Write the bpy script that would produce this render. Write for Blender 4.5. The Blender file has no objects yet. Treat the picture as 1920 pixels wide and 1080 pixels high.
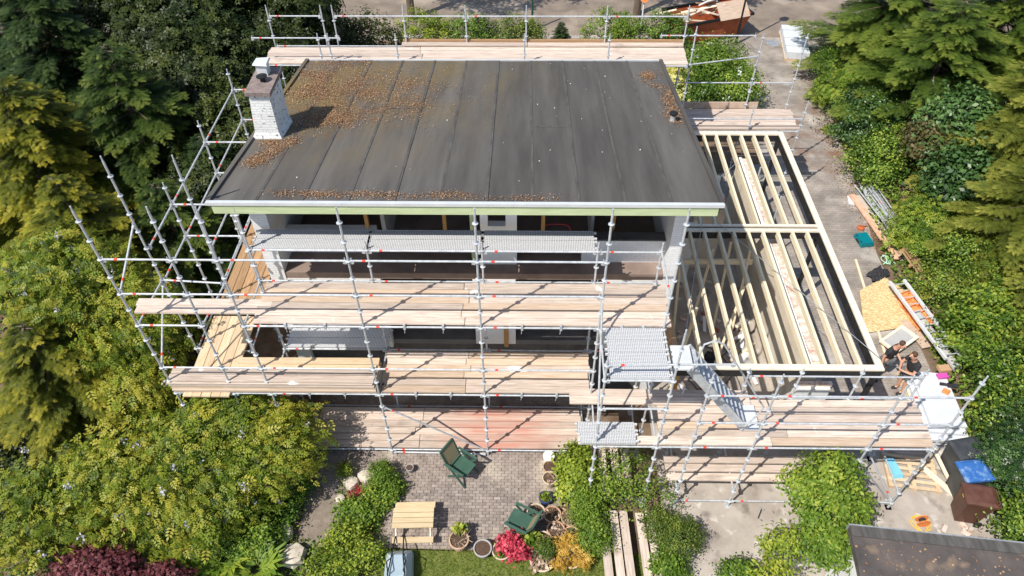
import bpy, math, random
import numpy as np
from mathutils import Vector, Matrix

random.seed(7)
RNG = np.random.default_rng(7)
S = bpy.context.scene
COL = S.collection

# ------------------------------------------------------------------ camera, sky, sun, exposure
def look_axes(pitch, yaw, roll):
    fw = Vector((math.sin(yaw)*math.cos(pitch), math.cos(yaw)*math.cos(pitch), -math.sin(pitch)))
    rt = Vector((math.cos(yaw), -math.sin(yaw), 0)); up = rt.cross(fw)
    return (rt*math.cos(roll)+up*math.sin(roll), -rt*math.sin(roll)+up*math.cos(roll), fw)
cam_data = bpy.data.cameras.new('camera'); cam = bpy.data.objects.new('camera', cam_data); COL.objects.link(cam)
r_, u_, f_ = look_axes(math.radians(45.948), math.radians(-1.179), math.radians(-0.473))
M = Matrix(((r_.x, u_.x, -f_.x, 0.902), (r_.y, u_.y, -f_.y, -10.416), (r_.z, u_.z, -f_.z, 17.272), (0, 0, 0, 1)))
cam.matrix_world = M
cam_data.sensor_width = 36; cam_data.lens = 36*1364.46/1920; cam_data.clip_end = 500
S.camera = cam

SUN_EL, SUN_AZ = math.radians(53.5), math.radians(229)
W = bpy.data.worlds.new('World'); S.world = W; W.use_nodes = True
nt = W.node_tree; bgn = nt.nodes['Background']
sky = nt.nodes.new('ShaderNodeTexSky'); sky.sky_type = 'NISHITA'; sky.sun_disc = False
sky.sun_elevation = SUN_EL; sky.sun_rotation = SUN_AZ
nt.links.new(sky.outputs[0], bgn.inputs[0]); bgn.inputs[1].default_value = 0.125
sl = bpy.data.lights.new('sun', 'SUN'); so = bpy.data.objects.new('sun', sl); COL.objects.link(so)
sl.energy = 4.6; sl.angle = math.radians(0.55); sl.color = (1.0, 0.95, 0.87)
d = Vector((-math.sin(SUN_AZ)*math.cos(SUN_EL), -math.cos(SUN_AZ)*math.cos(SUN_EL), -math.sin(SUN_EL)))
so.rotation_euler = d.to_track_quat('-Z', 'Y').to_euler(); so.location = (-10, -10, 30)
S.view_settings.view_transform = 'Standard'; S.view_settings.look = 'None'
S.view_settings.exposure = 0.38; S.view_settings.gamma = 1
S.render.engine = 'CYCLES'

# ------------------------------------------------------------------ helpers
class MB:
    """collects boxes, tubes, lathes and polygons of ONE part"""
    def __init__(s): s.v = []; s.f = []
    def add(s, vs, fs):
        o = len(s.v); s.v += [tuple(v) for v in vs]; s.f += [tuple(i+o for i in f) for f in fs]; return s
    def box(s, x0, x1, y0, y1, z0, z1):
        return s.add([(x0,y0,z0),(x1,y0,z0),(x1,y1,z0),(x0,y1,z0),(x0,y0,z1),(x1,y0,z1),(x1,y1,z1),(x0,y1,z1)],
                     [(0,3,2,1),(4,5,6,7),(0,1,5,4),(1,2,6,5),(2,3,7,6),(3,0,4,7)])
    def obox(s, c, sx, sy, sz, rz=0, rx=0, ry=0):
        R = Matrix.Rotation(rz,3,'Z') @ Matrix.Rotation(ry,3,'Y') @ Matrix.Rotation(rx,3,'X')
        t = MB().box(-sx/2,sx/2,-sy/2,sy/2,-sz/2,sz/2)
        return s.add([Vector(c)+R@Vector(v) for v in t.v], t.f)
    def bar(s, p0, p1, w, h):
        p0, p1 = Vector(p0), Vector(p1); d = p1-p0; L = d.length; q = d.to_track_quat('X','Z').to_matrix()
        t = MB().box(0,L,-w/2,w/2,-h/2,h/2)
        return s.add([p0+q@Vector(v) for v in t.v], t.f)
    def tube(s, p0, p1, r0, r1=None, n=8, cap=True):
        r1 = r0 if r1 is None else r1
        p0, p1 = Vector(p0), Vector(p1); q = (p1-p0).to_track_quat('Z','Y').to_matrix()
        vs = []
        for p, r in ((p0,r0),(p1,r1)):
            for i in range(n):
                a = 2*math.pi*i/n; vs.append(p+q@Vector((r*math.cos(a), r*math.sin(a), 0)))
        fs = [(i,(i+1)%n,n+(i+1)%n,n+i) for i in range(n)]
        if cap: fs += [tuple(range(n-1,-1,-1)), tuple(range(n,2*n))]
        return s.add(vs, fs)
    def path(s, pts, r, n=6):
        for a, b in zip(pts, pts[1:]): s.tube(a, b, r, r, n)
        return s
    def lathe(s, c, prof, n=16, cap0=True, cap1=True):
        vs = []
        for r, z in prof:
            for i in range(n):
                a = 2*math.pi*i/n; vs.append((c[0]+r*math.cos(a), c[1]+r*math.sin(a), c[2]+z))
        m = len(prof)
        fs = [(k*n+i, k*n+(i+1)%n, (k+1)*n+(i+1)%n, (k+1)*n+i) for k in range(m-1) for i in range(n)]
        if cap0: fs.append(tuple(range(n-1,-1,-1)))
        if cap1: fs.append(tuple(range((m-1)*n, m*n)))
        return s.add(vs, fs)
    def poly(s, pts, z0, z1):
        n = len(pts)
        vs = [(x,y,z0) for x,y in pts]+[(x,y,z1) for x,y in pts]
        return s.add(vs, [tuple(range(n-1,-1,-1)), tuple(range(n,2*n))]+[(i,(i+1)%n,n+(i+1)%n,n+i) for i in range(n)])
    def build(s, name, mat, parent=None, loc=None, rot=None, smooth=False):
        me = bpy.data.meshes.new(name); me.from_pydata(s.v, [], s.f); me.update()
        me.materials.append(mat)
        if smooth: me.shade_smooth()
        return link(name, me, parent, loc, rot)
def link(name, me, parent=None, loc=None, rot=None):
    o = bpy.data.objects.new(name, me); COL.objects.link(o)
    if parent is not None: o.parent = parent
    if loc is not None: o.location = loc
    if rot is not None: o.rotation_euler = rot
    return o
def tag(o, label, cat, group=None):
    o['label'] = label; o['category'] = cat
    if group: o['group'] = group
    return o
def thing(name, label, cat, loc=(0,0,0), rz=0, group=None):
    o = bpy.data.objects.new(name, None); COL.objects.link(o); o.location = loc; o.rotation_euler = (0,0,rz)
    o.empty_display_size = 0.2
    return tag(o, label, cat, group)
def struct(o): o['kind'] = 'structure'; return o
def stuff(o): o['kind'] = 'stuff'; return o
def copy_tree(o, parent=None):
    c = o.copy(); COL.objects.link(c)
    if parent is not None: c.parent = parent
    for ch in o.children: copy_tree(ch, c)
    return c

# ------------------------------------------------------------------ materials
def mat(name, col, rough=0.7, metal=0.0, col2=None, scale=4.0, stretch=(1,1,1), bump=0.0, detail=6, coords='Object', vary=0.0, thr=(0.35,0.65), spec=0.4):
    m = bpy.data.materials.new(name); m.use_nodes = True; N = m.node_tree.nodes; L = m.node_tree.links
    b = N['Principled BSDF']; b.inputs['Roughness'].default_value = rough; b.inputs['Metallic'].default_value = metal
    b.inputs['Specular IOR Level'].default_value = spec
    b.inputs['Base Color'].default_value = (*col, 1)
    out = None
    if col2 is not None or bump:
        tc = N.new('ShaderNodeTexCoord'); mp = N.new('ShaderNodeMapping'); mp.inputs['Scale'].default_value = stretch
        no = N.new('ShaderNodeTexNoise'); no.inputs['Scale'].default_value = scale; no.inputs['Detail'].default_value = detail; no.inputs['Roughness'].default_value = 0.62
        if coords == 'World':
            g = N.new('ShaderNodeNewGeometry'); L.new(g.outputs['Position'], mp.inputs['Vector'])
        else: L.new(tc.outputs[coords], mp.inputs['Vector'])
        oi = N.new('ShaderNodeObjectInfo'); cb = N.new('ShaderNodeVectorMath'); cb.operation = 'MULTIPLY_ADD'
        cmb = N.new('ShaderNodeCombineXYZ')
        for i in range(3): L.new(oi.outputs['Random'], cmb.inputs[i])
        cb.inputs[1].default_value = (37, 53, 71) if coords == 'Object' else (0,0,0)
        L.new(cmb.outputs[0], cb.inputs[0]); L.new(mp.outputs[0], cb.inputs[2]); L.new(cb.outputs[0], no.inputs['Vector'])
        if col2 is not None:
            rp = N.new('ShaderNodeValToRGB'); e = rp.color_ramp.elements
            e[0].position, e[1].position = thr; e[0].color = (*col,1); e[1].color = (*col2,1)
            L.new(no.outputs['Fac'], rp.inputs[0]); out = rp.outputs[0]
        if bump:
            bp = N.new('ShaderNodeBump'); bp.inputs['Strength'].default_value = bump; bp.inputs['Distance'].default_value = 0.02
            L.new(no.outputs['Fac'], bp.inputs['Height']); L.new(bp.outputs[0], b.inputs['Normal'])
    if vary:
        oi = N.new('ShaderNodeObjectInfo'); mr = N.new('ShaderNodeMapRange')
        mr.inputs['To Min'].default_value = 1-vary; mr.inputs['To Max'].default_value = 1+vary*0.6
        L.new(oi.outputs['Random'], mr.inputs['Value'])
        mx = N.new('ShaderNodeVectorMath'); mx.operation = 'SCALE'
        if out is not None: L.new(out, mx.inputs[0])
        else: mx.inputs[0].default_value = col
        L.new(mr.outputs[0], mx.inputs['Scale']); out = mx.outputs[0]
    if out is not None: L.new(out, b.inputs['Base Color'])
    m['_out'] = 0
    return m
def add_overlay(m, col, scale, thr, coords='World', stretch=(1,1,1), loc=None, radius=None, detail=5):
    """a second colour (stain, algae, dust) with a shape of its own"""
    N = m.node_tree.nodes; L = m.node_tree.links; b = N['Principled BSDF']
    g = N.new('ShaderNodeNewGeometry'); mp = N.new('ShaderNodeMapping'); mp.inputs['Scale'].default_value = stretch
    L.new(g.outputs['Position'], mp.inputs['Vector'])
    no = N.new('ShaderNodeTexNoise'); no.inputs['Scale'].default_value = scale; no.inputs['Detail'].default_value = detail
    L.new(mp.outputs[0], no.inputs['Vector'])
    fac = no.outputs['Fac']
    mr = N.new('ShaderNodeMapRange'); mr.inputs['From Min'].default_value, mr.inputs['From Max'].default_value = thr
    L.new(fac, mr.inputs['Value']); fac = mr.outputs[0]
    if loc is not None:
        ds = N.new('ShaderNodeVectorMath'); ds.operation = 'DISTANCE'; ds.inputs[1].default_value = loc
        L.new(g.outputs['Position'], ds.inputs[0])
        m2 = N.new('ShaderNodeMapRange'); m2.inputs['From Min'].default_value = radius[0]; m2.inputs['From Max'].default_value = radius[1]
        m2.inputs['To Min'].default_value = 1; m2.inputs['To Max'].default_value = 0
        L.new(ds.outputs['Value'], m2.inputs['Value'])
        mu = N.new('ShaderNodeMath'); mu.operation = 'MULTIPLY'; L.new(fac, mu.inputs[0]); L.new(m2.outputs[0], mu.inputs[1]); fac = mu.outputs[0]
    mx = N.new('ShaderNodeMix'); mx.data_type = 'RGBA'
    src = b.inputs['Base Color']
    if src.is_linked:
        o = src.links[0].from_socket; L.new(o, mx.inputs['A'])
    else: mx.inputs['A'].default_value = src.default_value
    mx.inputs['B'].default_value = (*col,1); L.new(fac, mx.inputs['Factor']); L.new(mx.outputs['Result'], src)
    return m
def brickmat(name, c1, c2, mortar, bw, bh, ms=0.01, rough=0.85, bump=0.4, axes='XZ', vary=0.3):
    m = bpy.data.materials.new(name); m.use_nodes = True; N = m.node_tree.nodes; L = m.node_tree.links; b = N['Principled BSDF']
    b.inputs['Roughness'].default_value = rough
    g = N.new('ShaderNodeNewGeometry'); sp = N.new('ShaderNodeSeparateXYZ'); L.new(g.outputs['Position'], sp.inputs[0])
    cb = N.new('ShaderNodeCombineXYZ')
    if axes == 'XZ':
        ad = N.new('ShaderNodeMath'); ad.operation = 'ADD'; L.new(sp.outputs[0], ad.inputs[0]); L.new(sp.outputs[1], ad.inputs[1]); L.new(ad.outputs[0], cb.inputs[0]); L.new(sp.outputs[2], cb.inputs[1])
    else: L.new(sp.outputs[0], cb.inputs[0]); L.new(sp.outputs[1], cb.inputs[1])
    br = N.new('ShaderNodeTexBrick'); br.inputs['Scale'].default_value = 1; br.inputs['Brick Width'].default_value = bw; br.inputs['Row Height'].default_value = bh
    br.inputs['Mortar Size'].default_value = ms; br.inputs['Color1'].default_value = (*c1,1); br.inputs['Color2'].default_value = (*c2,1); br.inputs['Mortar'].default_value = (*mortar,1)
    L.new(cb.outputs[0], br.inputs['Vector'])
    no = N.new('ShaderNodeTexNoise'); no.inputs['Scale'].default_value = 1.3; no.inputs['Detail'].default_value = 8; L.new(g.outputs['Position'], no.inputs['Vector'])
    mr = N.new('ShaderNodeMapRange'); mr.inputs['From Min'].default_value = 0.3; mr.inputs['From Max'].default_value = 0.7; mr.inputs['To Min'].default_value = 1-vary; mr.inputs['To Max'].default_value = 1+vary*0.5
    L.new(no.outputs['Fac'], mr.inputs['Value'])
    sc = N.new('ShaderNodeVectorMath'); sc.operation = 'SCALE'; L.new(br.outputs['Color'], sc.inputs[0]); L.new(mr.outputs[0], sc.inputs['Scale']); L.new(sc.outputs[0], b.inputs['Base Color'])
    bp = N.new('ShaderNodeBump'); bp.inputs['Strength'].default_value = bump; bp.inputs['Distance'].default_value = 0.01; bp.invert = True
    L.new(br.outputs['Fac'], bp.inputs['Height']); L.new(bp.outputs[0], b.inputs['Normal'])
    return m
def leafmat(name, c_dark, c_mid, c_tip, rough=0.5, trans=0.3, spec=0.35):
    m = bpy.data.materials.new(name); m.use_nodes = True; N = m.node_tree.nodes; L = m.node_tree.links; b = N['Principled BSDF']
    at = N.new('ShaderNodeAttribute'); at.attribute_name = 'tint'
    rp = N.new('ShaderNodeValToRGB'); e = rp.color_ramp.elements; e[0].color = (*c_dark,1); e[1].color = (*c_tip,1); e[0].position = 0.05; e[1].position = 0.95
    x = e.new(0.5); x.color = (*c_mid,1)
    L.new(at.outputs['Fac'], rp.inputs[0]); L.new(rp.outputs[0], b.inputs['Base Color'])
    b.inputs['Roughness'].default_value = rough; b.inputs['Specular IOR Level'].default_value = spec
    tr = N.new('ShaderNodeBsdfTranslucent'); L.new(rp.outputs[0], tr.inputs['Color'])
    mx = N.new('ShaderNodeMixShader'); mx.inputs[0].default_value = trans
    L.new(b.outputs[0], mx.inputs[1]); L.new(tr.outputs[0], mx.inputs[2])
    L.new(mx.outputs[0], N['Material Output'].inputs['Surface'])
    return m

STEEL = mat('galvanised steel', (0.40,0.42,0.44), 0.48, 0.25, (0.58,0.60,0.62), 9, bump=0.05)
STEEL_OLD = mat('weathered steel', (0.30,0.31,0.32), 0.5, 0.5, (0.48,0.49,0.5), 7)
RED = mat('red tape', (0.72,0.06,0.03), 0.5)
PLANK = mat('weathered scaffold board', (0.43,0.335,0.265), 0.9, 0, (0.66,0.555,0.47), 2.0, (0.9,15,15), bump=0.25, vary=0.24, detail=9)
PLANK_NEW = mat('fresh board', (0.52,0.37,0.22), 0.8, 0, (0.68,0.53,0.36), 3.0, (1.0,14,14), bump=0.15, vary=0.14)
PLANK_GREY = mat('tan weathered board', (0.46,0.33,0.225), 0.9, 0, (0.63,0.50,0.385), 2.0, (0.9,15,15), bump=0.25, vary=0.2, detail=9)
PLANK_BROWN = mat('brown board', (0.30,0.18,0.09), 0.8, 0, (0.45,0.28,0.15), 3.0, (1.0,14,14), bump=0.15, vary=0.2)
PLANK_RED = mat('brick dusted board', (0.44,0.34,0.27), 0.9, 0, (0.66,0.55,0.465), 2.0, (0.9,15,15), bump=0.25, vary=0.2, detail=9)
add_overlay(PLANK, (0.27,0.22,0.185), 1.1, (0.60,0.78), stretch=(1,2,1), detail=9)
add_overlay(PLANK, (0.80,0.77,0.73), 2.3, (0.67,0.74), detail=8)
add_overlay(PLANK_RED, (0.27,0.22,0.185), 1.1, (0.60,0.78), stretch=(1,2,1), detail=9)
add_overlay(PLANK_RED, (0.50,0.24,0.18), 1.3, (0.24,0.66), stretch=(.6,7,1), loc=(0.35,0.7,0.3), radius=(0.7,2.0))
JOIST = mat('pale joist timber', (0.66,0.55,0.37), 0.75, 0, (0.78,0.69,0.51), 3.0, (14,1.0,14), bump=0.1, vary=0.08)
BEAMTOP = mat('planed beam timber', (0.70,0.60,0.44), 0.75, 0, (0.80,0.72,0.58), 2.5, (4,4,4), vary=0.06)
TABLEWOOD = mat('tan table wood', (0.50,0.37,0.21), 0.8, 0, (0.62,0.49,0.31), 3, (1,14,14), bump=.1, vary=.12)
PROP = mat('orange prop timber', (0.42,0.22,0.07), 0.7, 0, (0.52,0.30,0.11), 4, (14,14,1))
BLACK = mat('black membrane', (0.012,0.012,0.013), 0.55, 0, (0.03,0.03,0.03), 6)
FELT = mat('bitumen roofing felt', (0.070,0.065,0.060), 0.85, 0, (0.115,0.107,0.098), 0.8, (2.6,0.22,1), bump=0.08, coords='World', vary=0.22, spec=.25)
add_overlay(FELT, (0.15,0.082,0.042), 1.9, (0.42,0.60), loc=(-4.4,7.4,6.7), radius=(.8,3.4), detail=12)
add_overlay(FELT, (0.17,0.125,0.055), 0.8, (0.36,0.66), stretch=(1,0.45,1), loc=(-4.3,8.2,6.7), radius=(1.0,6.5), detail=9)
SEAM = mat('bitumen lap', (0.056,0.052,0.048), 0.85, 0, (0.10,0.093,0.086), 3, (3,.6,1), coords='World')
FELT2 = mat('garage felt', (0.055,0.048,0.045), 0.85, 0, (0.11,0.09,0.08), 1.6, bump=0.2, coords='World')
add_overlay(FELT2, (0.24,0.17,0.11), 2.2, (0.58,0.74))
WHITE = mat('white paint', (0.74,0.75,0.75), 0.6, 0, (0.80,0.80,0.79), 3)
WHITEBRICK = brickmat('white painted brick', (0.74,0.74,0.73), (0.80,0.80,0.79), (0.66,0.66,0.65), 0.22, 0.07, 0.008, 0.7, 0.35, vary=0.1)
CHIMBRICK = brickmat('flaking white brick', (0.72,0.72,0.71), (0.78,0.78,0.77), (0.6,0.6,0.59), 0.22, 0.07, 0.008, 0.75, 0.5, vary=0.12)
add_overlay(CHIMBRICK, (0.16,0.15,0.14), 9, (0.60,0.66), stretch=(1,1,2.2))
GREYWALL = mat('grey render', (0.34,0.34,0.34), 0.85, 0, (0.42,0.41,0.40), 2)
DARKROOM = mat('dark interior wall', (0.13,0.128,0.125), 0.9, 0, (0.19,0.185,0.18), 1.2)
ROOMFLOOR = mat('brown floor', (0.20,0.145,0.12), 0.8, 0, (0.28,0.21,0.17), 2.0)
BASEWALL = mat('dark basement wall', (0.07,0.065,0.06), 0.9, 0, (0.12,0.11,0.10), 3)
GREENWOOD = mat('pale green fascia timber', (0.42,0.50,0.27), 0.7, 0, (0.54,0.61,0.37), 2.0, (1.0,10,10))
TRIM = mat('zinc edge trim', (0.60,0.62,0.63), 0.45, 0.2, (0.68,0.70,0.71), 3)
REDBRICK = mat('red brick', (0.30,0.085,0.055), 0.85, 0, (0.42,0.16,0.10), 12, vary=0.25)
PINKBRICK = mat('mortar dusted brick', (0.52,0.28,0.20), 0.85, 0, (0.72,0.63,0.55), 7, thr=(.3,.55), vary=0.2)
PLASTER = mat('beige plaster', (0.56,0.48,0.38), 0.85, 0, (0.68,0.61,0.51), 1.6)
CONCRETE = mat('concrete slab', (0.29,0.25,0.215), 0.9, 0, (0.43,0.385,0.335), 1.1, coords='World', bump=0.3, detail=12)
add_overlay(CONCRETE, (0.16,0.135,0.115), 1.7, (0.58,0.72), detail=10)
add_overlay(CONCRETE, (0.62,0.58,0.53), 2.6, (0.60,0.74))
DRIVE = brickmat('driveway clinker', (0.26,0.225,0.195), (0.33,0.285,0.245), (0.20,0.17,0.145), 0.21, 0.105, 0.006, 0.9, 0.3, 'XY', 0.35)
add_overlay(DRIVE, (0.52,0.48,0.43), 0.7, (0.56,0.78))
add_overlay(DRIVE, (0.19,0.11,0.075), 1.2, (0.45,0.65), loc=(13.6,15.0,0), radius=(0.8,3.6))
ASPHALT = mat('street paving', (0.16,0.125,0.10), 0.9, 0, (0.25,0.20,0.155), 0.8, coords='World', bump=0.1)
add_overlay(ASPHALT, (0.36,0.30,0.235), 0.35, (0.52,0.7))
SOIL = mat('garden soil', (0.10,0.065,0.04), 0.95, 0, (0.19,0.135,0.09), 2.2, coords='World', bump=0.4)
LAWN = mat('lawn moss', (0.10,0.13,0.025), 0.95, 0, (0.17,0.19,0.05), 5, coords='World')
SAND = mat('jointing sand', (0.17,0.135,0.105), 0.95, 0, (0.24,0.20,0.16), 5, coords='World')
PAVER = mat('clay paver', (0.215,0.175,0.15), 0.92, 0, (0.33,0.28,0.245), 6, vary=0.25)
add_overlay(PAVER, (0.52,0.45,0.36), 0.9, (0.56,0.75))
PAVER2 = mat('clay paver joined', (0.205,0.165,0.14), 0.92, 0, (0.345,0.29,0.25), 4.5, coords='World', detail=9)
add_overlay(PAVER2, (0.52,0.45,0.36), 0.9, (0.56,0.75))
BARK = mat('bark', (0.09,0.065,0.045), 0.95, 0, (0.17,0.13,0.10), 9, (1,1,0.25), bump=0.5)
GREENPLASTIC = mat('dark green plastic', (0.035,0.085,0.06), 0.5, 0, (0.05,0.11,0.08), 3)
MESHCLOTH = mat('tan chair mesh', (0.24,0.20,0.11), 0.7, 0, (0.31,0.26,0.15), 60)
TERRA = mat('terracotta', (0.42,0.24,0.14), 0.85, 0, (0.55,0.40,0.28), 9, vary=0.25)
CREAMPOT = mat('cream pot', (0.50,0.40,0.28), 0.85, 0, (0.60,0.50,0.38), 9, vary=0.1)
GREYPOT = mat('grey pot', (0.30,0.29,0.28), 0.8, 0, (0.42,0.40,0.38), 9)
BLUEPOT = mat('blue glazed pot', (0.035,0.06,0.17), 0.25, 0, (0.06,0.10,0.24), 6)
POTSOIL = mat('potting soil', (0.055,0.032,0.02), 0.95, 0, (0.12,0.075,0.05), 30, bump=0.5)
TRAY = mat('grey wheelbarrow tray', (0.33,0.42,0.47), 0.4, 0.1, (0.42,0.51,0.56), 2)
DARKMETAL = mat('black painted tube', (0.015,0.016,0.017), 0.45, 0.2)
RUBBER = mat('rubber', (0.02,0.02,0.02), 0.8)
BINGREY = mat('dark grey bin plastic', (0.035,0.038,0.042), 0.5, 0, (0.055,0.058,0.062), 5)
BINBLUE = mat('blue bin lid', (0.03,0.12,0.36), 0.45, 0, (0.22,0.33,0.50), 7, thr=(0.5,0.72))
BINBROWN = mat('brown bin plastic', (0.085,0.035,0.022), 0.5, 0, (0.12,0.055,0.038), 5)
FOAM = mat('white insulation board', (0.52,0.545,0.58), 0.6, 0, (0.60,0.62,0.64), 2)
OSB = mat('strand board', (0.46,0.30,0.12), 0.8, 0, (0.76,0.59,0.34), 15, (1,2.6,1), detail=5, thr=(.42,.6))
PLY = mat('weathered plywood', (0.42,0.30,0.22), 0.85, 0, (0.55,0.43,0.34), 3, (1,8,1))
ORANGE = mat('orange plastic', (0.75,0.20,0.05), 0.6, 0, (0.85,0.30,0.10), 5)
TEAL = mat('teal tool case', (0.0,0.16,0.19), 0.4)
NAVY = mat('black cloth', (0.018,0.018,0.02), 0.9, 0, (0.035,0.035,0.04), 12, bump=0.3)
GREYCLOTH = mat('grey cloth', (0.10,0.105,0.11), 0.9, 0, (0.15,0.155,0.16), 12, bump=0.3)
SKIN = mat('skin', (0.52,0.27,0.18), 0.5, 0, (0.58,0.32,0.22), 8)
HAIR = mat('brown hair', (0.06,0.03,0.017), 0.7, 0, (0.10,0.05,0.03), 30)
PLASTICWHITE = mat('white plastic', (0.75,0.75,0.74), 0.45)
HOSE = mat('pale green hose', (0.40,0.62,0.46), 0.5)
REDHOSE = mat('red hose', (0.45,0.05,0.05), 0.5)
STONE = mat('pale garden stone', (0.42,0.36,0.28), 0.9, 0, (0.58,0.52,0.44), 5, bump=0.4)
CARDBOARD = mat('cardboard', (0.45,0.28,0.15), 0.85)
PINK = mat('magenta print', (0.55,0.08,0.35), 0.5)
LIGHTBLUE = mat('light blue sack print', (0.20,0.52,0.68), 0.5)
RUST = mat('rusty orange steel', (0.34,0.075,0.025), 0.7, 0, (0.46,0.13,0.05), 4)
ORANGEPLANK = mat('worn orange board', (0.58,0.27,0.15), 0.8, 0, (0.66,0.48,0.36), 4, (1,5,5))
YELLOW = mat('yellow plastic', (0.80,0.50,0.03), 0.5)
def deckmat(name, c, hole):
    m = mat(name, c, 0.5, 0.1); N = m.node_tree.nodes; L = m.node_tree.links; b = N['Principled BSDF']
    tc = N.new('ShaderNodeTexCoord'); vo = N.new('ShaderNodeTexVoronoi'); vo.inputs['Scale'].default_value = 26; vo.inputs['Randomness'].default_value = 0.15
    L.new(tc.outputs['Object'], vo.inputs['Vector'])
    rp = N.new('ShaderNodeValToRGB'); rp.color_ramp.elements[0].position = 0.30; rp.color_ramp.elements[1].position = 0.40
    rp.color_ramp.elements[0].color = (*hole,1); rp.color_ramp.elements[1].color = (*c,1)
    L.new(vo.outputs['Distance'], rp.inputs[0]); L.new(rp.outputs[0], b.inputs['Base Color'])
    return m
DECK = deckmat('perforated steel deck', (0.58,0.59,0.60), (0.20,0.20,0.20))

# ------------------------------------------------------------------ ground, paths, street
def sheet(name, pts, z, m, thick=0.03):
    return struct(MB().poly(pts, z-thick, z).build(name, m))
struct(MB().poly([(-90,-60),(90,-60),(90,120),(-90,120)], -0.3, -0.02).build('ground', SOIL))
sheet('street', [(-80,23.6),(80,23.6),(80,48),(-80,48)], 0.0, ASPHALT, 0.2)
sheet('driveway', [(4.5,11.0),(10.2,13.2),(11.0,18.0),(9.6,23.6),(16.0,23.6),(14.3,19.5),(13.6,12.0),(13.1,8.0),(13.0,1.0),(12.6,-3.4),(9.7,-3.4),(9.7,11.0)], 0.004, DRIVE)
sheet('concrete_yard', [(4.5,-3.6),(9.7,-3.6),(9.7,11.0),(4.5,11.0)], 0.006, CONCRETE)
sheet('yard_apron', [(9.7,-3.6),(12.85,-3.6),(12.98,.9),(9.7,.9)], 0.010, CONCRETE)
sheet('kerb', [(-60,23.25),(9.3,23.25),(9.3,23.6),(-60,23.6)], 0.11, CONCRETE, 0.2)
lawn = sheet('lawn', [(-2.6,-7),(4.4,-7),(4.4,-2.75),(-2.6,-2.62)], 0.0, LAWN)
# brick patio: base of sand, the bricks as pieces
patio = sheet('patio', [(-4.6,-2.62),(2.9,-2.74),(2.9,2.1),(-4.9,2.1)], 0.0, SAND, 0.04)
bw, bh = 0.182, 0.083
cells = []
row = 0; y = -2.6
while y < 1.9:
    x = -4.45 + (row % 2)*bw/2
    while x < 2.75:
        ok = not (x < -3.2 and y < -1.9 - (x+3.2)*0.8) and not (-3.9 < x < -2.5 and -2.3 < y < -0.75)
        if ok: cells.append((x, y))
        x += bw
    y += bh; row += 1
bm = [MB().box(-bw/2+.005, bw/2-.005, -bh/2+.004, bh/2-.004, 0, 0.022) for _ in range(1)][0]
bme = bpy.data.meshes.new('brick'); bme.from_pydata(bm.v, [], bm.f); bme.materials.append(PAVER)
cells.sort(key=lambda c: abs(c[0]+0.4)*0.5 + abs(c[1]+1.5))
for i, (x, y) in enumerate(cells[:300]):
    o = link('paving_brick', bme, patio, (x+random.uniform(-.003,.003), y, random.uniform(-.003,.004)), (random.uniform(-.012,.012), random.uniform(-.01,.01), random.uniform(-.01,.01)))
rest = MB()
for (x, y) in cells[300:]:
    h = 0.02+random.uniform(-.003,.004)
    rest.obox((x, y, h/2), bw-.01, bh-.008, h, random.uniform(-.01,.01), random.uniform(-.012,.012))
stuff(rest.build('paving_bricks', PAVER2, patio))

# ------------------------------------------------------------------ foliage tools
def template(kind):
    v, f = [], []
    def leaflet(o, dirx, diry, L, w, fold=0.15):
        a = np.array(o, float); dx = np.array([dirx, diry, 0.0]); dx /= np.linalg.norm(dx); dy = np.array([-dx[1], dx[0], 0])
        b = len(v)
        v.extend([a, a+dx*L*0.5+dy*w+np.array([0,0,fold*w]), a+dx*L+np.array([0,0,-0.12*L]), a+dx*L*0.5-dy*w+np.array([0,0,fold*w])])
        f.append((b, b+1, b+2, b+3))
    if kind == 'leaf': leaflet((0,0,0), 1, 0, 1, 0.28, 0.4)
    if kind == 'round': leaflet((0,0,0), 1, 0, 1, 0.42, 0.3)
    if kind == 'pinnate':
        for i in range(3):
            for s in (-1, 1): leaflet((0.18+0.24*i, 0, 0.05-0.04*i*i), 0.55, s, 0.42-0.03*i, 0.095)
        leaflet((0.78,0,-0.1), 1, 0, 0.4, 0.10)
    if kind == 'spray':
        leaflet((0,0,0), 1, 0, 1.0, 0.075)
        for i in range(2):
            for s in (-1, 1): leaflet((0.10+0.30*i, 0, 0), 1, s*0.85, 0.58-0.15*i, 0.085)
    if kind == 'feather':
        leaflet((0,0,0), 1, 0, 1.0, 0.035)
        for i in range(4):
            for s in (-1, 1): leaflet((0.06+0.21*i, 0, 0), 1, s*1.05, 0.40-0.065*i, 0.045)
    if kind == 'tuft':
        for a in (-1.0,-0.5,0,0.5,1.0): leaflet((0,0,0), math.cos(a), math.sin(a), 1-0.2*abs(a), 0.13, 0.3)
    if kind == 'cluster':
        for i in range(5):
            a = i*2*math.pi/5; leaflet((0.1*math.cos(a),0.1*math.sin(a),0), math.cos(a), math.sin(a), 0.75, 0.22, 0.5)
    if kind == 'blade':
        v.extend([np.array([0,-.03,0]), np.array([0,.03,0]), np.array([0.9,.012,.25]), np.array([1.0,-.012,.2])]); f.append((0,1,2,3))
    return np.array(v), np.array(f)
TPL = {k: template(k) for k in ('leaf','round','pinnate','spray','tuft','cluster','blade','feather')}
def unit(a): return a/np.maximum(np.linalg.norm(a, axis=1, keepdims=True), 1e-6)
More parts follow.
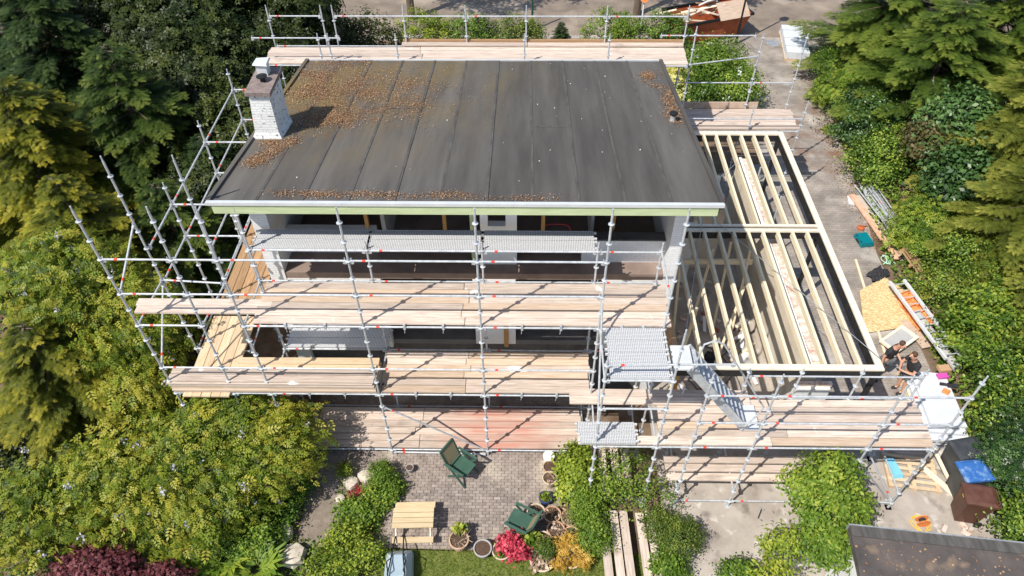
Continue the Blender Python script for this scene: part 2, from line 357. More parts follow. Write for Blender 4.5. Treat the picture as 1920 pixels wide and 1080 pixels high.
def leaves(name, kind, pos, normal, axis, size, tint, m, parent=None):
    """one mesh of many leaves: pos, normal and growth axis of each"""
    V, Fq = TPL[kind]; n = len(pos); k = len(V)
    z = unit(normal); x = unit(axis - z*np.sum(axis*z, 1, keepdims=True)); y = np.cross(z, x)
    R = np.stack([x, y, z], 2)
    P = pos[:,None,:] + np.einsum('nij,kj->nki', R, V)*size[:,None,None]
    faces = (Fq[None]+(np.arange(n)*k)[:,None,None]).reshape(-1, 4)
    me = bpy.data.meshes.new(name); nf = len(faces)
    me.vertices.add(n*k); me.vertices.foreach_set('co', P.reshape(-1).astype(np.float32))
    me.loops.add(nf*4); me.loops.foreach_set('vertex_index', faces.reshape(-1).astype(np.int32))
    me.polygons.add(nf); me.polygons.foreach_set('loop_start', np.arange(0, nf*4, 4, dtype=np.int32))
    me.update(calc_edges=True)
    at = me.attributes.new('tint', 'FLOAT', 'FACE')
    t = np.repeat(np.clip(tint, 0, 1), len(Fq)); at.data.foreach_set('value', t.astype(np.float32))
    me.materials.append(m)
    return link(name, me, parent)
def rnd(n): return RNG.normal(size=(n,3))
def blob_leaves(blobs, clumps, per, crad, size, tintbase=0.45, tintvar=0.25, flat=0.6, up=0.5, fill=0.25, low=-0.25):
    """leaf clumps over the shells of several ellipsoids: uneven outline, gaps, lit and unlit sides"""
    P, Nn, T, Sz = [], [], [], []
    areas = np.array([b[3]*b[4]+b[3]*b[5]+b[4]*b[5] for b in blobs]); cnt = np.maximum(1, (clumps*areas/areas.sum()).astype(int))
    for b, c in zip(blobs, cnt):
        ctr = np.array(b[:3]); rad = np.array(b[3:6])
        dirs = unit(rnd(c*2)); dirs = dirs[dirs[:,2] > low][:c]
        rr = RNG.uniform(0.72, 1.1, (len(dirs),1))
        cc = ctr + dirs*rad*rr
        nrm = unit(dirs/rad)
        tc = RNG.normal(0, tintvar*0.6, len(cc)) + RNG.normal(0, tintvar*.28)
        for j in range(len(cc)):
            m_ = max(3, int(per*RNG.uniform(0.5, 1.5))); s = crad*RNG.uniform(0.6, 1.4)
            off = rnd(m_)*0.5*s; off[:,2] *= flat
            P.append(cc[j]+off); q = nrm[j]*0.7+np.array([0,0,up])+rnd(m_)*0.45; Nn.append(q)
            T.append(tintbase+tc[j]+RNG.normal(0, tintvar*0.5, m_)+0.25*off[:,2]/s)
        nf = int(c*per*fill)
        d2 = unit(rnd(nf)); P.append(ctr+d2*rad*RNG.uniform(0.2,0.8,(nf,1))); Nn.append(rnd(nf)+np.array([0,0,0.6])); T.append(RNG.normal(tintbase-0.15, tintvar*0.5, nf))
    P = np.concatenate(P); Nn = np.concatenate(Nn); T = np.concatenate(T)
    keep = P[:,2] > 0.03; P, Nn, T = P[keep], Nn[keep], T[keep]
    return P, Nn, rnd(len(P)), size*RNG.uniform(0.6,1.35,len(P)), T
def trunk_mesh(base, top, r, limbs=(), bend=0.2):
    m = MB(); a = Vector(base); b = Vector(top); pts = [a.lerp(b, i/5)+Vector((random.uniform(-bend,bend), random.uniform(-bend,bend), 0))*(1 if 0 < i < 5 else 0) for i in range(6)]
    for i in range(5): m.tube(pts[i], pts[i+1], r*(1-i*0.17), r*(1-(i+1)*0.17), 7)
    for l in limbs:
        q = a.lerp(b, random.uniform(0.35, 0.85)); mid = q.lerp(Vector(l), 0.5)+Vector((0,0,0.15))
        m.tube(q, mid, r*0.4, r*0.25, 5); m.tube(mid, l, r*0.25, r*0.08, 5)
    return m
def broad_tree(name, label, cat, blobs, m, clumps, per, crad, size, kind='leaf', r=0.12, group=None, flowers=None, **kw):
    bx = np.mean([b[0] for b in blobs]); by = np.mean([b[1] for b in blobs]); zt = max(b[2] for b in blobs)
    t = thing(name, label, cat, (bx, by, 0), 0, group)
    Mi = Vector((-bx, -by, 0))
    tm = trunk_mesh((bx,by,0), (bx,by,zt), r, [Vector(b[:3])+Vector((b[3]*math.cos(q_*2.4)*.92, b[4]*math.sin(q_*2.4)*.92, b[5]*(.35+.2*math.sin(q_*3)))) for b in blobs for q_ in range(6)])
    tm.v = [tuple(Vector(v)+Mi) for v in tm.v]; tm.build('trunk', BARK, t)
    pin = 1.12 if kind == 'pinnate' else 1
    P, Nn, A, Sz, T = blob_leaves(blobs, int(clumps*1.25), int(per*1.45), crad*.92*pin, size*.68*pin, **kw)
    if pin > 1: A = unit((P-np.array([bx,by,zt*.6]))*np.array([1,1,.3]))+np.array([0,-.25,-.55])+rnd(len(P))*.45; Sz *= RNG.choice([.6,1,1,1.35],len(P)); Nn = Nn+np.array([0,-.35,0])
    o = leaves('crown', kind, P-np.array([bx,by,0]), Nn, A, Sz, T, m, t)
    if flowers: # (material, number of clusters, size)
        fm, nc, fs = flowers; idx = RNG.choice(len(P), nc)
        Pf = np.repeat(P[idx], 14, 0)+rnd(nc*14)*np.array([fs,fs,fs*(1.9 if fm is F_LILAC else .8)])*0.33; Pf[:,1] -= .12*(fm is F_LILAC); Pf[:,2] -= .5*fs*(fm is F_LILAC)
        leaves('blossom', 'round', Pf-np.array([bx,by,0])+np.array([0,0,fs*0.4]), rnd(len(Pf))+np.array([0,-0.2,0.8]), rnd(len(Pf)), np.full(len(Pf), fs*0.55), RNG.uniform(0.2,1,len(Pf)), fm, t)
    return t
CONES = {}
def cone_meshes(style):
    """branching habit of one kind of conifer (10 m tall, 3.4 m wide), shared by its trees"""
    if style in CONES: return CONES[style]
    H, R = 10.0, 3.4
    nb, droop, pw, tipdrop = {'plume': (150, .38, .75, .35), 'layered': (120, .30, .62, .2), 'yew': (135, .50, .60, .7)}[style]
    br = trunk_mesh((0,0,0), (0,0,H*.97), .2, (), .05)
    P, Nn, A, Sz, T = [], [], [], [], []
    for i in range(nb):
        h = .04+.96*((i+RNG.random())/nb)**.9; L = R*((1-h)**pw+.05)*RNG.uniform(.68,1.18)
        a = i*2.399963+RNG.normal(0,.3); rise = RNG.uniform(.05,.4); ca, sa = math.cos(a), math.sin(a); curl = RNG.normal(0,.18)
        def spine(q):
            ang = a+curl*q
            return np.stack([np.cos(ang)*L*q, np.sin(ang)*L*q, h*H+L*(rise*q-droop*q*q)], 1)
        pp = spine(np.array([0,.3,.6]))
        br.tube(pp[0], pp[1], .04, .025, 4, False); br.tube(pp[1], pp[2], .025, .01, 4, False)
        n = max(8, int(L/.075)); q = np.linspace(.16, 1, n)+RNG.normal(0,.01,n)
        base = spine(q); tan = unit(spine(q+.02)-spine(q-.02))
        tone = RNG.normal(0,.10)
        for side in (-1,1):
            lat = np.cross(np.tile([0,0,1.0],(n,1)), tan)*side
            reach = (.16+.34*L*(1-q)**.8*np.minimum(1,q*3))*RNG.uniform(.75,1.2,n)
            k = 4                                        # feathers along each branchlet
            for j in range(k):
                f = (j+.15)/k
                d = unit(tan*(.75+.4*f)+lat*.85+np.array([0,0,-.10-tipdrop*f]))
                P.append(base+d*(reach*f)[:,None]+rnd(n)*.025); A.append(d+rnd(n)*.16)
                Nn.append(np.array([ca*.25,sa*.25,1.0])+rnd(n)*.22)
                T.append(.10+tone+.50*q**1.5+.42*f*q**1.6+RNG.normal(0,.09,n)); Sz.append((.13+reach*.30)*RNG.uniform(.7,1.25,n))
    P = np.concatenate(P)
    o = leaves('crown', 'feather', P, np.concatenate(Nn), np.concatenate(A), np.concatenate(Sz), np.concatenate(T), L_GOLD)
    tm_ = br.build('trunk', BARK)
    CONES[style] = (o.data, tm_.data); bpy.data.objects.remove(o); bpy.data.objects.remove(tm_)
    return CONES[style]
def conifer(name, label, x, y, H, R, m, style='plume', group=None, cat='tree'):
    t = thing(name, label, cat, (x, y, 0), random.uniform(0,6.28), group)
    cm, tm_ = cone_meshes(style)
    for nm, me in (('trunk',tm_),('crown',cm)):
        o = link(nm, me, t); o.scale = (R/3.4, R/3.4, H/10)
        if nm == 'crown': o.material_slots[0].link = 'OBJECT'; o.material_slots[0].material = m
    return t
L_GOLD = leafmat('golden conifer leaf', (0.055,0.085,0.012), (0.21,0.23,0.025), (0.62,0.54,0.065), trans=.5)
L_SHADECON = leafmat('shade-darkened conifer leaf', (0.014,0.032,0.010), (0.040,0.078,0.018), (0.11,0.16,0.04), trans=.36)  # dark leaf green, deepened to paint in the shade of the upper left
L_CON = leafmat('green conifer leaf', (0.035,0.070,0.013), (0.13,0.20,0.030), (0.34,0.39,0.07), trans=.45)
L_YEW = leafmat('yellow green yew leaf', (0.060,0.085,0.016), (0.20,0.23,0.036), (0.52,0.52,0.11), trans=.5)
L_LIMECON = leafmat('lime cypress leaf', (0.09,0.14,0.014), (0.27,0.34,0.030), (0.58,0.56,0.07), trans=.46)
L_DEEPCON = leafmat('deep green conifer leaf', (0.022,0.048,0.010), (0.075,0.125,0.020), (0.23,0.27,0.05), trans=.42)
L_LAUREL = leafmat('laurel leaf', (0.020,0.050,0.014), (0.055,0.12,0.028), (0.13,0.22,0.06), rough=0.36, trans=0.22, spec=0.4)
L_IVY = leafmat('hedge leaf', (0.045,0.10,0.014), (0.14,0.25,0.032), (0.36,0.46,0.07), rough=0.4, trans=.42)
L_SHADEBROAD = leafmat('shade-darkened maple leaf', (0.014,0.028,0.008), (0.042,0.064,0.014), (0.115,0.14,0.032), trans=.33)  # leaf colour lowered toward black to stand for shade over the left background
L_WIST = leafmat('wisteria leaf', (0.065,0.12,0.011), (0.235,0.315,0.028), (0.48,0.45,0.06), trans=0.5)
L_LIME = leafmat('lime leaf', (0.11,0.18,0.02), (0.28,0.37,0.04), (0.56,0.58,0.08), trans=0.45)
L_BRIGHT = leafmat('bright young leaf', (0.075,0.15,0.016), (0.19,0.31,0.035), (0.42,0.48,0.07), trans=0.45)
L_BRONZE = leafmat('bronze leaf', (0.06,0.06,0.02), (0.16,0.14,0.05), (0.32,0.26,0.11), trans=.4)
L_RED = leafmat('red maple leaf', (0.05,0.012,0.015), (0.14,0.03,0.04), (0.30,0.11,0.11))
L_CRIMSON = leafmat('crimson leaf', (0.25,0.01,0.03), (0.50,0.025,0.07), (0.70,0.10,0.14))
L_ORANGE = leafmat('golden spirea leaf', (0.36,0.20,0.03), (0.62,0.38,0.06), (0.78,0.55,0.14))
L_YELLOWFL = leafmat('pale yellow flower', (0.5,0.45,0.08), (0.7,0.66,0.2), (0.8,0.76,0.35))
F_WHITE = leafmat('white blossom', (0.7,0.7,0.66), (0.8,0.8,0.78), (0.84,0.84,0.82))
F_LILAC = leafmat('lilac blossom', (0.42,0.40,0.55), (0.58,0.56,0.68), (0.72,0.70,0.78))
L_GRASS = leafmat('grass blade', (0.08,0.14,0.015), (0.18,0.26,0.030), (0.36,0.38,0.07), trans=.4)
L_LITTER = leafmat('fallen needle', (0.11,0.055,0.025), (0.25,0.125,0.055), (0.42,0.28,0.16), trans=0.05)
L_DEAD = leafmat('dry stalk', (0.16,0.10,0.06), (0.32,0.22,0.14), (0.50,0.40,0.30), trans=0.05)

# ------------------------------------------------------------------ the house
house = thing('house', 'white brick house with dark felt monopitch roof, stripped for renovation', 'house', (0,2.15,0))
H0 = Vector((0,-2.15,0))
def hp(name, mb, m, parent=None):
    if parent is None:
        mb.v = [tuple(Vector(v)+H0) for v in mb.v]; return mb.build(name, m, house)
    mb.v = [tuple(Vector(v)+H0) for v in mb.v]; return mb.build(name, m, parent)
RY0, RZ0, RY1, RZ1 = 1.40, 7.58, 10.03, 6.14
SL = (RZ1-RZ0)/(RY1-RY0)
def rz(y): return RZ0+SL*(y-RY0)
def slabpoly(x0, x1, y0, y1, dz0, dz1):
    return MB().add([(x0,y0,rz(y0)+dz0),(x1,y0,rz(y0)+dz0),(x1,y1,rz(y1)+dz0),(x0,y1,rz(y1)+dz0),(x0,y0,rz(y0)+dz1),(x1,y0,rz(y0)+dz1),(x1,y1,rz(y1)+dz1),(x0,y1,rz(y1)+dz1)],
        [(0,3,2,1),(4,5,6,7),(0,1,5,4),(1,2,6,5),(2,3,7,6),(3,0,4,7)])
XL, XR = -5.76, 5.09
def sidewall(x0, x1, y0=2.15):
    return MB().add([(x0,y0,0),(x1,y0,0),(x1,9.1,0),(x0,9.1,0),(x0,y0,rz(y0)-.24),(x1,y0,rz(y0)-.24),(x1,9.1,rz(9.1)-.24),(x0,9.1,rz(9.1)-.24)],
        [(0,3,2,1),(4,5,6,7),(0,1,5,4),(1,2,6,5),(2,3,7,6),(3,0,4,7)])
hp('side_wall', sidewall(-5.30,-4.92), WHITEBRICK); hp('side_wall', sidewall(4.33,4.62), WHITEBRICK)
hp('rear_wall', MB().box(-4.92,4.33,8.8,9.1,0,rz(9.1)-.26), WHITEBRICK)
hp('floor_slab', MB().box(-4.92,4.33,2.17,8.8,4.56,4.76), ROOMFLOOR)
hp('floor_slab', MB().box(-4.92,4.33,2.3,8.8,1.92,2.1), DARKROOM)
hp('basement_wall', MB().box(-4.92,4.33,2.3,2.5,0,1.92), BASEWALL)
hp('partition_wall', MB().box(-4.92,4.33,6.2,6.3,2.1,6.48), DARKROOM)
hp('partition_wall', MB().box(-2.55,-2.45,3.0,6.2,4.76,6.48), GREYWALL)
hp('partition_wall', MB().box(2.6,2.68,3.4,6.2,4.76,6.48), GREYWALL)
hp('parapet_wall', MB().box(-4.92,-2.7,2.9,3.1,4.76,5.5), WHITEBRICK)
hp('parapet_wall', MB().box(2.35,4.33,2.6,2.8,4.76,5.5), WHITEBRICK)
hp('window_sill', MB().box(2.3,4.33,2.56,2.84,5.5,5.54), BASEWALL)
cp = hp('window_pier', MB().box(-0.1,0.08,2.5,2.75,4.76,rz(2.5)-.27).box(0.5,0.76,2.5,2.75,4.76,rz(2.5)-.27).box(0.08,0.5,2.5,2.7,4.76,6.0), WHITE)
hp('notice_sheet', MB().box(0.1,0.42,2.485,2.495,5.3,5.75), LIGHTBLUE, cp)
hp('window_post', MB().box(-0.34,-0.26,2.5,2.62,4.76,rz(2.5)-.27), GREENWOOD)
for xx in (-2.95,-1.05,1.35,3.05):
    hp('timber_prop', MB().box(xx,xx+.09,3.0,3.09,4.76,rz(3)-.27), PROP)
hp('beam', MB().box(-4.92,4.33,2.5,2.7,rz(2.6)-.55,rz(2.6)-.28), BASEWALL)
hp('front_wall', MB().box(-4.92,-2.6,2.16,2.35,1.92,4.56), WHITEBRICK)
hp('front_wall', MB().box(2.9,4.33,2.16,2.35,1.92,4.56), WHITEBRICK)
mp_ = hp('front_pier', MB().box(-0.33,0.73,2.16,2.4,2.1,4.56), WHITE)
hp('lath', MB().box(0.42,0.54,2.13,2.155,2.0,3.6), PROP, mp_)
hose = MB(); hose.path([(1.75+0.32*math.cos(a)*1.1, 3.4+0.03*math.sin(3*a), 5.1+0.22*math.sin(a)) for a in np.linspace(0,4*math.pi,40)], 0.022, 5)
hz = hose.build('hose_coil', REDHOSE); tag(hz, 'red hose coiled in the dark upper room opening', 'hose')
# roof: deck, felt strips, fascia, trim
roof = hp('roof', slabpoly(XL+.05,XR-.05,RY0+.06,RY1-.02,-.26,-.03), BASEWALL)
nst = 11; sw = (XR-XL-.16)/nst
for i in range(nst):
    hp('felt_strip', slabpoly(XL+.08+i*sw-0.04*(i>0), XL+.08+(i+1)*sw, RY0+.05, RY1-.03, -.03+.003*i%0.009, -0.012+0.007*(i%2)+.004*(i%3)), FELT, roof)
for i in range(1,nst): hp('lap_seam', slabpoly(XL+.08+i*sw-.05, XL+.08+i*sw+.012, RY0+.06, RY1-.05, -.012, .0072+.001*(i%3)), SEAM, roof)
for i in (1,3):
    x_ = XL+.08+sw*(2*i+1); y_ = [4.1,6.3,3.2,5.2,2.9][i]; hp('lap_seam', slabpoly(x_+.03, x_+sw-.06, y_, y_+.06, -.012, .0085), SEAM, roof)
hp('fascia_board', slabpoly(XL+.1,XR-.1,RY0-.02,RY0+.05,-.29,-.055), GREENWOOD, roof)
hp('edge_trim', slabpoly(XL,XR,RY0-.05,RY0+.06,-.055,.02), TRIM, roof)
hp('edge_trim', slabpoly(XL-.02,XL+.08,RY0+.06,RY1,-.16,.045), FELT, roof)
hp('edge_trim', slabpoly(XR-.08,XR+.02,RY0+.06,RY1,-.16,.045), FELT, roof)
hp('edge_trim', slabpoly(XL+.08,XR-.08,RY1-.06,RY1,-.16,.03), TRIM, roof)
for xa, xb in ((-5.9,-5.6),): pass
_H0 = H0.copy(); H0 = H0+Vector((-.13,.29,-.16))
ch = hp('chimney', MB().add([(-5.60,4.18,7.2),(-4.86,4.18,7.2),(-4.86,5.22,7.0),(-5.60,5.22,7.0),(-5.50,4.24,7.38),(-4.92,4.24,7.38),(-4.92,5.18,7.30),(-5.50,5.18,7.30),(-5.40,4.28,8.38),(-4.93,4.28,8.38),(-4.93,5.30,8.38),(-5.40,5.30,8.38)],
    [(0,1,5,4),(1,2,6,5),(2,3,7,6),(3,0,4,7),(4,5,9,8),(5,6,10,9),(6,7,11,10),(7,4,8,11),(8,9,10,11),(0,3,2,1)]), CHIMBRICK)
hp('chimney_cap', MB().box(-5.46,-4.86,4.2,5.38,8.38,8.48), mat('brown cap stone',(0.16,0.12,0.11),0.85,0,(0.26,0.21,0.19),8,bump=0.3), ch)
hp('flue_cowl', MB().box(-5.33,-5.08,4.95,5.2,8.48,8.74).add([(-5.38,4.9,8.78),(-5.03,4.9,8.76),(-5.03,5.25,8.78),(-5.38,5.25,8.76),(-5.36,4.92,8.82),(-5.05,4.92,8.8),(-5.05,5.23,8.82),(-5.36,5.23,8.8)],[(0,3,2,1),(4,5,6,7),(0,1,5,4),(1,2,6,5),(2,3,7,6),(3,0,4,7)]), TRIM, ch)
hp('flue_cap', MB().lathe((-5.15,4.72,8.48),[(0.06,0),(0.06,0.1),(0.13,0.12),(0.13,0.14),(0.02,0.16)],12), DARKMETAL, ch)
H0 = _H0
vp = hp('vent_pipe', MB().lathe((4.70,5.6,rz(5.6)-.02),[(0.09,0),(0.07,0.05),(0.06,0.2)],12), GREYPOT, roof)
hp('vent_cap', MB().lathe((4.70,5.6,rz(5.6)+.18),[(0.03,0),(0.10,0.02),(0.11,0.06),(0.03,0.09)],12), DARKMETAL, roof)
# litter lying on the roof
def litter(n, patches):
    P = []
    for (cx, cy, rx, ry, w) in patches:
        k = int(n*w); nc = max(6, int(26*rx*ry/.3)); cc = np.stack([RNG.normal(cx,rx,nc), RNG.normal(cy,ry,nc)], 1)
        wgt = RNG.random(nc)**2; ii = RNG.choice(nc, k, p=wgt/wgt.sum())
        P.append(cc[ii]+RNG.normal(0,1,(k,2))*np.array([.09+.16*rx, .06+.22*ry]))
    P = np.concatenate(P); P = P[(P[:,0]>XL+.1)&(P[:,0]<XR-.1)&(P[:,1]>RY0-.2)&(P[:,1]<RY1-.05)]
    keep = ~((P[:,0]<-4.95)&(P[:,1]>4.10)&(P[:,1]<5.25)); P = P[keep]
    P[:,1] += .3; P = P[P[:,1]<RY1-.05]; z = RZ0+SL*(P[:,1]-RY0)+0.012+RNG.random(len(P))*0.015
    return np.column_stack([P, z])
LP = litter(26000, [(-4.9,8.4,0.35,0.9,.16),(-4.6,7.0,0.5,0.9,.17),(-3.6,6.9,0.9,0.8,.10),(-3.2,5.9,0.8,0.5,.06),(-4.2,5.3,0.5,0.35,.13),(-5.1,3.5,0.28,0.42,.13),(-3.0,1.42,1.2,0.10,.06),(0.3,1.34,1.6,0.06,.025),(4.5,8.3,0.13,0.35,.04),(4.75,7.0,0.16,0.7,.05),(4.85,5.6,0.08,0.5,.02),(-3.4,8.3,1.2,0.6,.06),(-1.8,7.0,1.2,1.0,.04)])
lit = leaves('needle_litter', 'round', LP-np.array([0,2.15,0]), rnd(len(LP))*0.35+np.array([0,0,1]), rnd(len(LP)), RNG.uniform(0.012,0.038,len(LP)), RNG.uniform(0,1,len(LP)), L_LITTER, roof); stuff(lit)
n = 45; q = np.stack([RNG.uniform(XL+.2,XR-.2,n), RNG.uniform(RY0+.2,RY1-.2,n)],1); q = np.column_stack([q, RZ0+SL*(q[:,1]-RY0)+0.014])
stuff(leaves('pale_debris', 'round', q-np.array([0,2.15,0]), rnd(n)*0.2+np.array([0,0,1]), rnd(n), RNG.uniform(0.018,0.05,n), RNG.uniform(0,1,n), F_WHITE, roof))

# ------------------------------------------------------------------ scaffolding
def standard(root, x, y, z0, z1, zr=0.25, base=True):
    m = MB(); m.tube((0,0,0.0),(0,0,z1-z0-0.12),0.0242,None,8); m.tube((0,0,z1-z0-0.12),(0,0,z1-z0),0.018,None,6)
    z = math.ceil((z0-zr)/0.5+0.2)*0.5+zr
    while z < z1-0.1:
        m.lathe((0,0,z-z0),[(0.03,-.02),(0.061,-.005),(0.061,.005),(0.03,.012)],10); z += 0.5
    if base: m.box(-.075,.075,-.075,.075,0,.01); m.tube((0,0,0),(0,0,.2),.032,None,8)
    o = m.build('standard', STEEL, root, (x-root.location.x, y-root.location.y, z0-root.location.z))
    return o
def rail(root, p0, p1, name='ledger', bands=True, m=None):
    p0, p1 = Vector(p0)-root.location, Vector(p1)-root.location; d = (p1-p0).normalized(); b = MB().tube(p0+d*.04, p1-d*.04, 0.0225, None, 8)
    for e, s in ((p0,1),(p1,-1)):
        b.bar(e+d*s*.03+Vector((0,0,-.03)), e+d*s*.11+Vector((0,0,-.03)), .045, .075); b.bar(e+d*s*.065+Vector((0,0,.08)), e+d*s*.065+Vector((0,0,-.1)), .012, .02)
    o = b.build(name, m or STEEL, root)
    if bands and (p1-p0).length > 1.2:
        t = p0+d*0.28; MB().tube(t, t+d*.07, .0245, None, 8).build('marker_band', RED, o)
    return o
def board(root, name, c, L, w, t, m, along='X', jit=0.004):
    b = MB().box(-L/2,L/2,-w/2,w/2,-t/2,t/2)
    a = (0 if along == 'X' else math.pi/2) + random.uniform(-jit,jit)
    return b.build(name, m, root, Vector(c)-root.location, (random.uniform(-.015,.015), random.uniform(-.002,.002), a))
def deck_rows(root, x0, x1, ys, z, m=PLANK, split=None, t=0.045, w=0.193, along='X', stag=0.12, alt=None):
    for k, y in enumerate(ys):
        segs = [(x0,x1)] if split is None else [(x0,split+random.uniform(-stag,stag)),(None,x1)]
        if split is not None: segs[1] = (segs[0][1]+0.015, x1)
        for (a, b) in segs:
            a += random.uniform(-.05,.03)*(a==x0); b += random.uniform(-.05,.05)*(b==x1)
            mm = alt if (alt and random.random() < 0.3) else m
            c = ((a+b)/2, y+random.uniform(-.006,.006), z+random.uniform(-.008,.010)) if along == 'X' else (y, (a+b)/2, z+random.uniform(-.003,.006))
            board(root, 'plank', c, b-a, w, t, mm, along)
def steel_deck(root, x0, x1, y, z, w=0.30, name='steel_deck'):
    L = x1-x0; m = MB().box(-L/2,L/2,-w/2,w/2,-.012,0)
    m.box(-L/2,L/2,-w/2-.012,-w/2,-.07,.006).box(-L/2,L/2,w/2,w/2+.012,-.07,.006)
    m.box(-L/2-.01,-L/2,-w/2,w/2,-.06,.004).box(L/2,L/2+.01,-w/2,w/2,-.06,.004)
    for s in (-1,1):
        for q in (-w/3, w/3): m.box(s*(L/2+.04)-.03, s*(L/2+.04)+.03, q-.02, q+.02, -.03, .02)
    return m.build(name, DECK, root, Vector(((x0+x1)/2, y, z))-root.location)
ROWS = [0.13+0.212*i for i in range(6)]
XS = dict(A=-7.55, A1=-6.12, A2=-5.2, B=-2.57, C=0.0, D=2.57, E=3.98)
ms = thing('scaffold', 'tall galvanised scaffold with three plank decks along the garden front of the house', 'scaffold', (0,0.7,0))
for k in ('A2','B','C','D','E'): standard(ms, XS[k], 0, 0, 8.62)
for k, zt in (('A2',7.6),('B',6.5),('C',6.5),('D',6.5),('E',6.5)): standard(ms, XS[k], 1.4, 0, zt)
seq = ['A2','B','C','D','E']
for a, b in zip(seq, seq[1:]):
    for z in (0.25,2.75,5.25):
        rail(ms, (XS[a],0,z), (XS[b],0,z)); rail(ms, (XS[a],1.4,z), (XS[b],1.4,z))
    if (a,b) != ('D','E'):
        for z in (3.75,6.25,7.25): rail(ms, (XS[a],0,z), (XS[b],0,z), 'guard_rail')
    rail(ms, (XS[a],1.4,6.22), (XS[b],1.4,6.22), 'guard_rail')
    for fr in (0.35, 0.68):       # couplers hanging under the ledgers
        xx = XS[a]+(XS[b]-XS[a])*fr
        for z in (2.75,5.25): MB().box(-.025,.025,-.03,.03,-.06,.09).tube((0,0,-.05),(-.015,0,-.2),.008,None,5).build('coupler', STEEL, ms, Vector((xx,0,z))-ms.location)
for k in seq:
    for z in (0.25,2.75,5.25): rail(ms, (XS[k],0,z), (XS[k],1.4,z), 'transom', False)
rail(ms, (3.98,0,6.25), (3.98,1.4,6.25), 'guard_rail')
rail(ms, (-2.57,0,2.25), (0,0,0.2), 'brace', True); rail(ms, (-2.57,0,.12), (-0.02,-0.04,.12), 'brace', True)
deck_rows(ms, -5.0, 4.12, ROWS, 5.30, PLANK, -0.42, alt=PLANK_GREY)
deck_rows(ms, -2.5, 2.55, ROWS, 2.80, PLANK, -0.42, alt=PLANK_GREY)
deck_rows(ms, -4.85, 2.5, ROWS, 0.30, PLANK_RED, -1.9)
for (a, b) in ((-5.12,-2.6),(-2.53,-0.05),(0.03,2.5)):
    for yy in (1.57, 1.89): steel_deck(ms, a, b, yy, 6.26)
for yy in (1.57, 1.89): steel_deck(ms, -5.15, -2.55, yy, 2.82)
# left return along the side wall
lr = thing('scaffold', 'open scaffold return with bare tall standards at the left side wall beneath the trees', 'scaffold', (-6.8,3,0))
for x, y, zt in ((-7.55,0,8.62),(-6.12,0,8.62),(-7.5,1.4,8.75),(-6.0,1.3,8.85),(-7.45,2.94,6.9),(-6.05,2.94,6.9),(-7.45,5.5,6.9),(-6.05,5.5,6.3),(-7.45,8.1,6.9),(-6.05,8.1,6.3)): standard(lr, x, y, 0, zt)
for z in (2.75,5.25,7.25): rail(lr, (-7.55,0,z), (-6.12,0,z))
rail(lr, (-6.12,0,7.25), (-5.2,0,7.25)); rail(lr, (-6.12,0,6.25), (-5.2,0,6.25)); rail(lr, (-7.55,0,6.25), (-6.12,0,6.25)); rail(lr, (-7.55,0,3.75), (-6.12,0,3.75)); rail(lr, (-6.12,0,3.75), (-5.2,0,3.75)); rail(lr, (-6.12,0,2.75), (-5.2,0,2.75))
for z in (2.75,5.25): rail(lr, (-7.5,1.4,z), (-6.0,1.3,z), 'transom')
rail(lr, (-7.55,0,6.25), (-7.5,1.4,7.0), 'brace'); rail(lr, (-7.55,0,3.75), (-7.5,1.4,5.2), 'brace'); rail(lr, (-6.12,0,5.25), (-6.0,1.3,5.25), 'transom'); rail(lr, (-7.55,0,5.25), (-7.5,1.4,5.25), 'transom')
ys_ = [1.4,2.94,5.5,8.1]
for a, b in zip(ys_, ys_[1:]):
    for x in (-7.45,-6.05):
        for z in (2.75,5.25): rail(lr, (x,a,z), (x,b,z))
    rail(lr, (-6.05,a,6.25), (-6.05,b,6.25), 'guard_rail'); rail(lr, (-7.45,a,6.25), (-7.45,b,6.25), 'guard_rail')
for y in ys_[1:]:
    for z in (2.75,5.25,6.25): rail(lr, (-7.45,y,z), (-6.05,y,z), 'transom')
for k, x in enumerate([-7.22,-6.99,-6.76,-6.53,-6.30]): board(lr, 'plank', (x, 1.15, 2.80), 2.6, .215, .045, random.choice([PLANK_NEW,PLANK_BROWN,PLANK_NEW]), 'Y')
for k, x in enumerate([-7.22,-6.99,-6.76,-6.53,-6.30]): board(lr, 'plank', (x, 4.9, 2.80), 4.7, .215, .045, PLANK_BROWN, 'Y')
for y in (0.42, 0.64): board(lr, 'plank', (-6.25, y, 5.30), 3.05 if y > .5 else 2.95, .21, .045, PLANK)
# stair tower
tw = thing('scaffold_tower', 'stair tower with four steel decks standing before the scaffold', 'scaffold', (3.3,-0.7,0))
standard(tw, 2.6, -1.4, 0, 6.0); standard(tw, 4.0, -1.4, 0, 6.85)
for z in (0.25,2.75,4.25,5.25,): rail(tw, (2.6,-1.4,z), (4.0,-1.4,z), 'ledger', False)
rail(tw, (2.6,-1.4,6.2-.45), (5.2,-1.35,5.75), 'guard_rail')
for x in (2.6,4.0):
    for z in (2.75,5.25): rail(tw, (x,-1.4,z), (x if x<3 else 3.98,0,z), 'transom', False)
rail(tw, (2.6,-1.4,3.3), (2.57,0,6.25), 'brace'); 
for i in range(4): steel_deck(tw, 2.72, 3.92, -1.2+0.335*i, 5.31, .31)
for yy in (-1.0,-0.35): MB().bar((4.45,yy,5.1),(6.05,yy,2.9),.03,.2).build('stringer', STEEL, tw, -tw.location)
for i in range(9):
    u = (i+.6)/9.4; MB().box(-.1,.1,-.32,.32,-.015,.015).build('tread', STEEL, tw, Vector((4.45+1.6*u,-.675,5.12-2.2*u))-tw.location)
MB().box(4.08,4.5,-1.0,-.35,5.08,5.12).build('landing', TRIM, tw, -tw.location); MB().box(5.98,6.4,-1.02,-.33,2.87,2.91).build('landing', TRIM, tw, -tw.location)
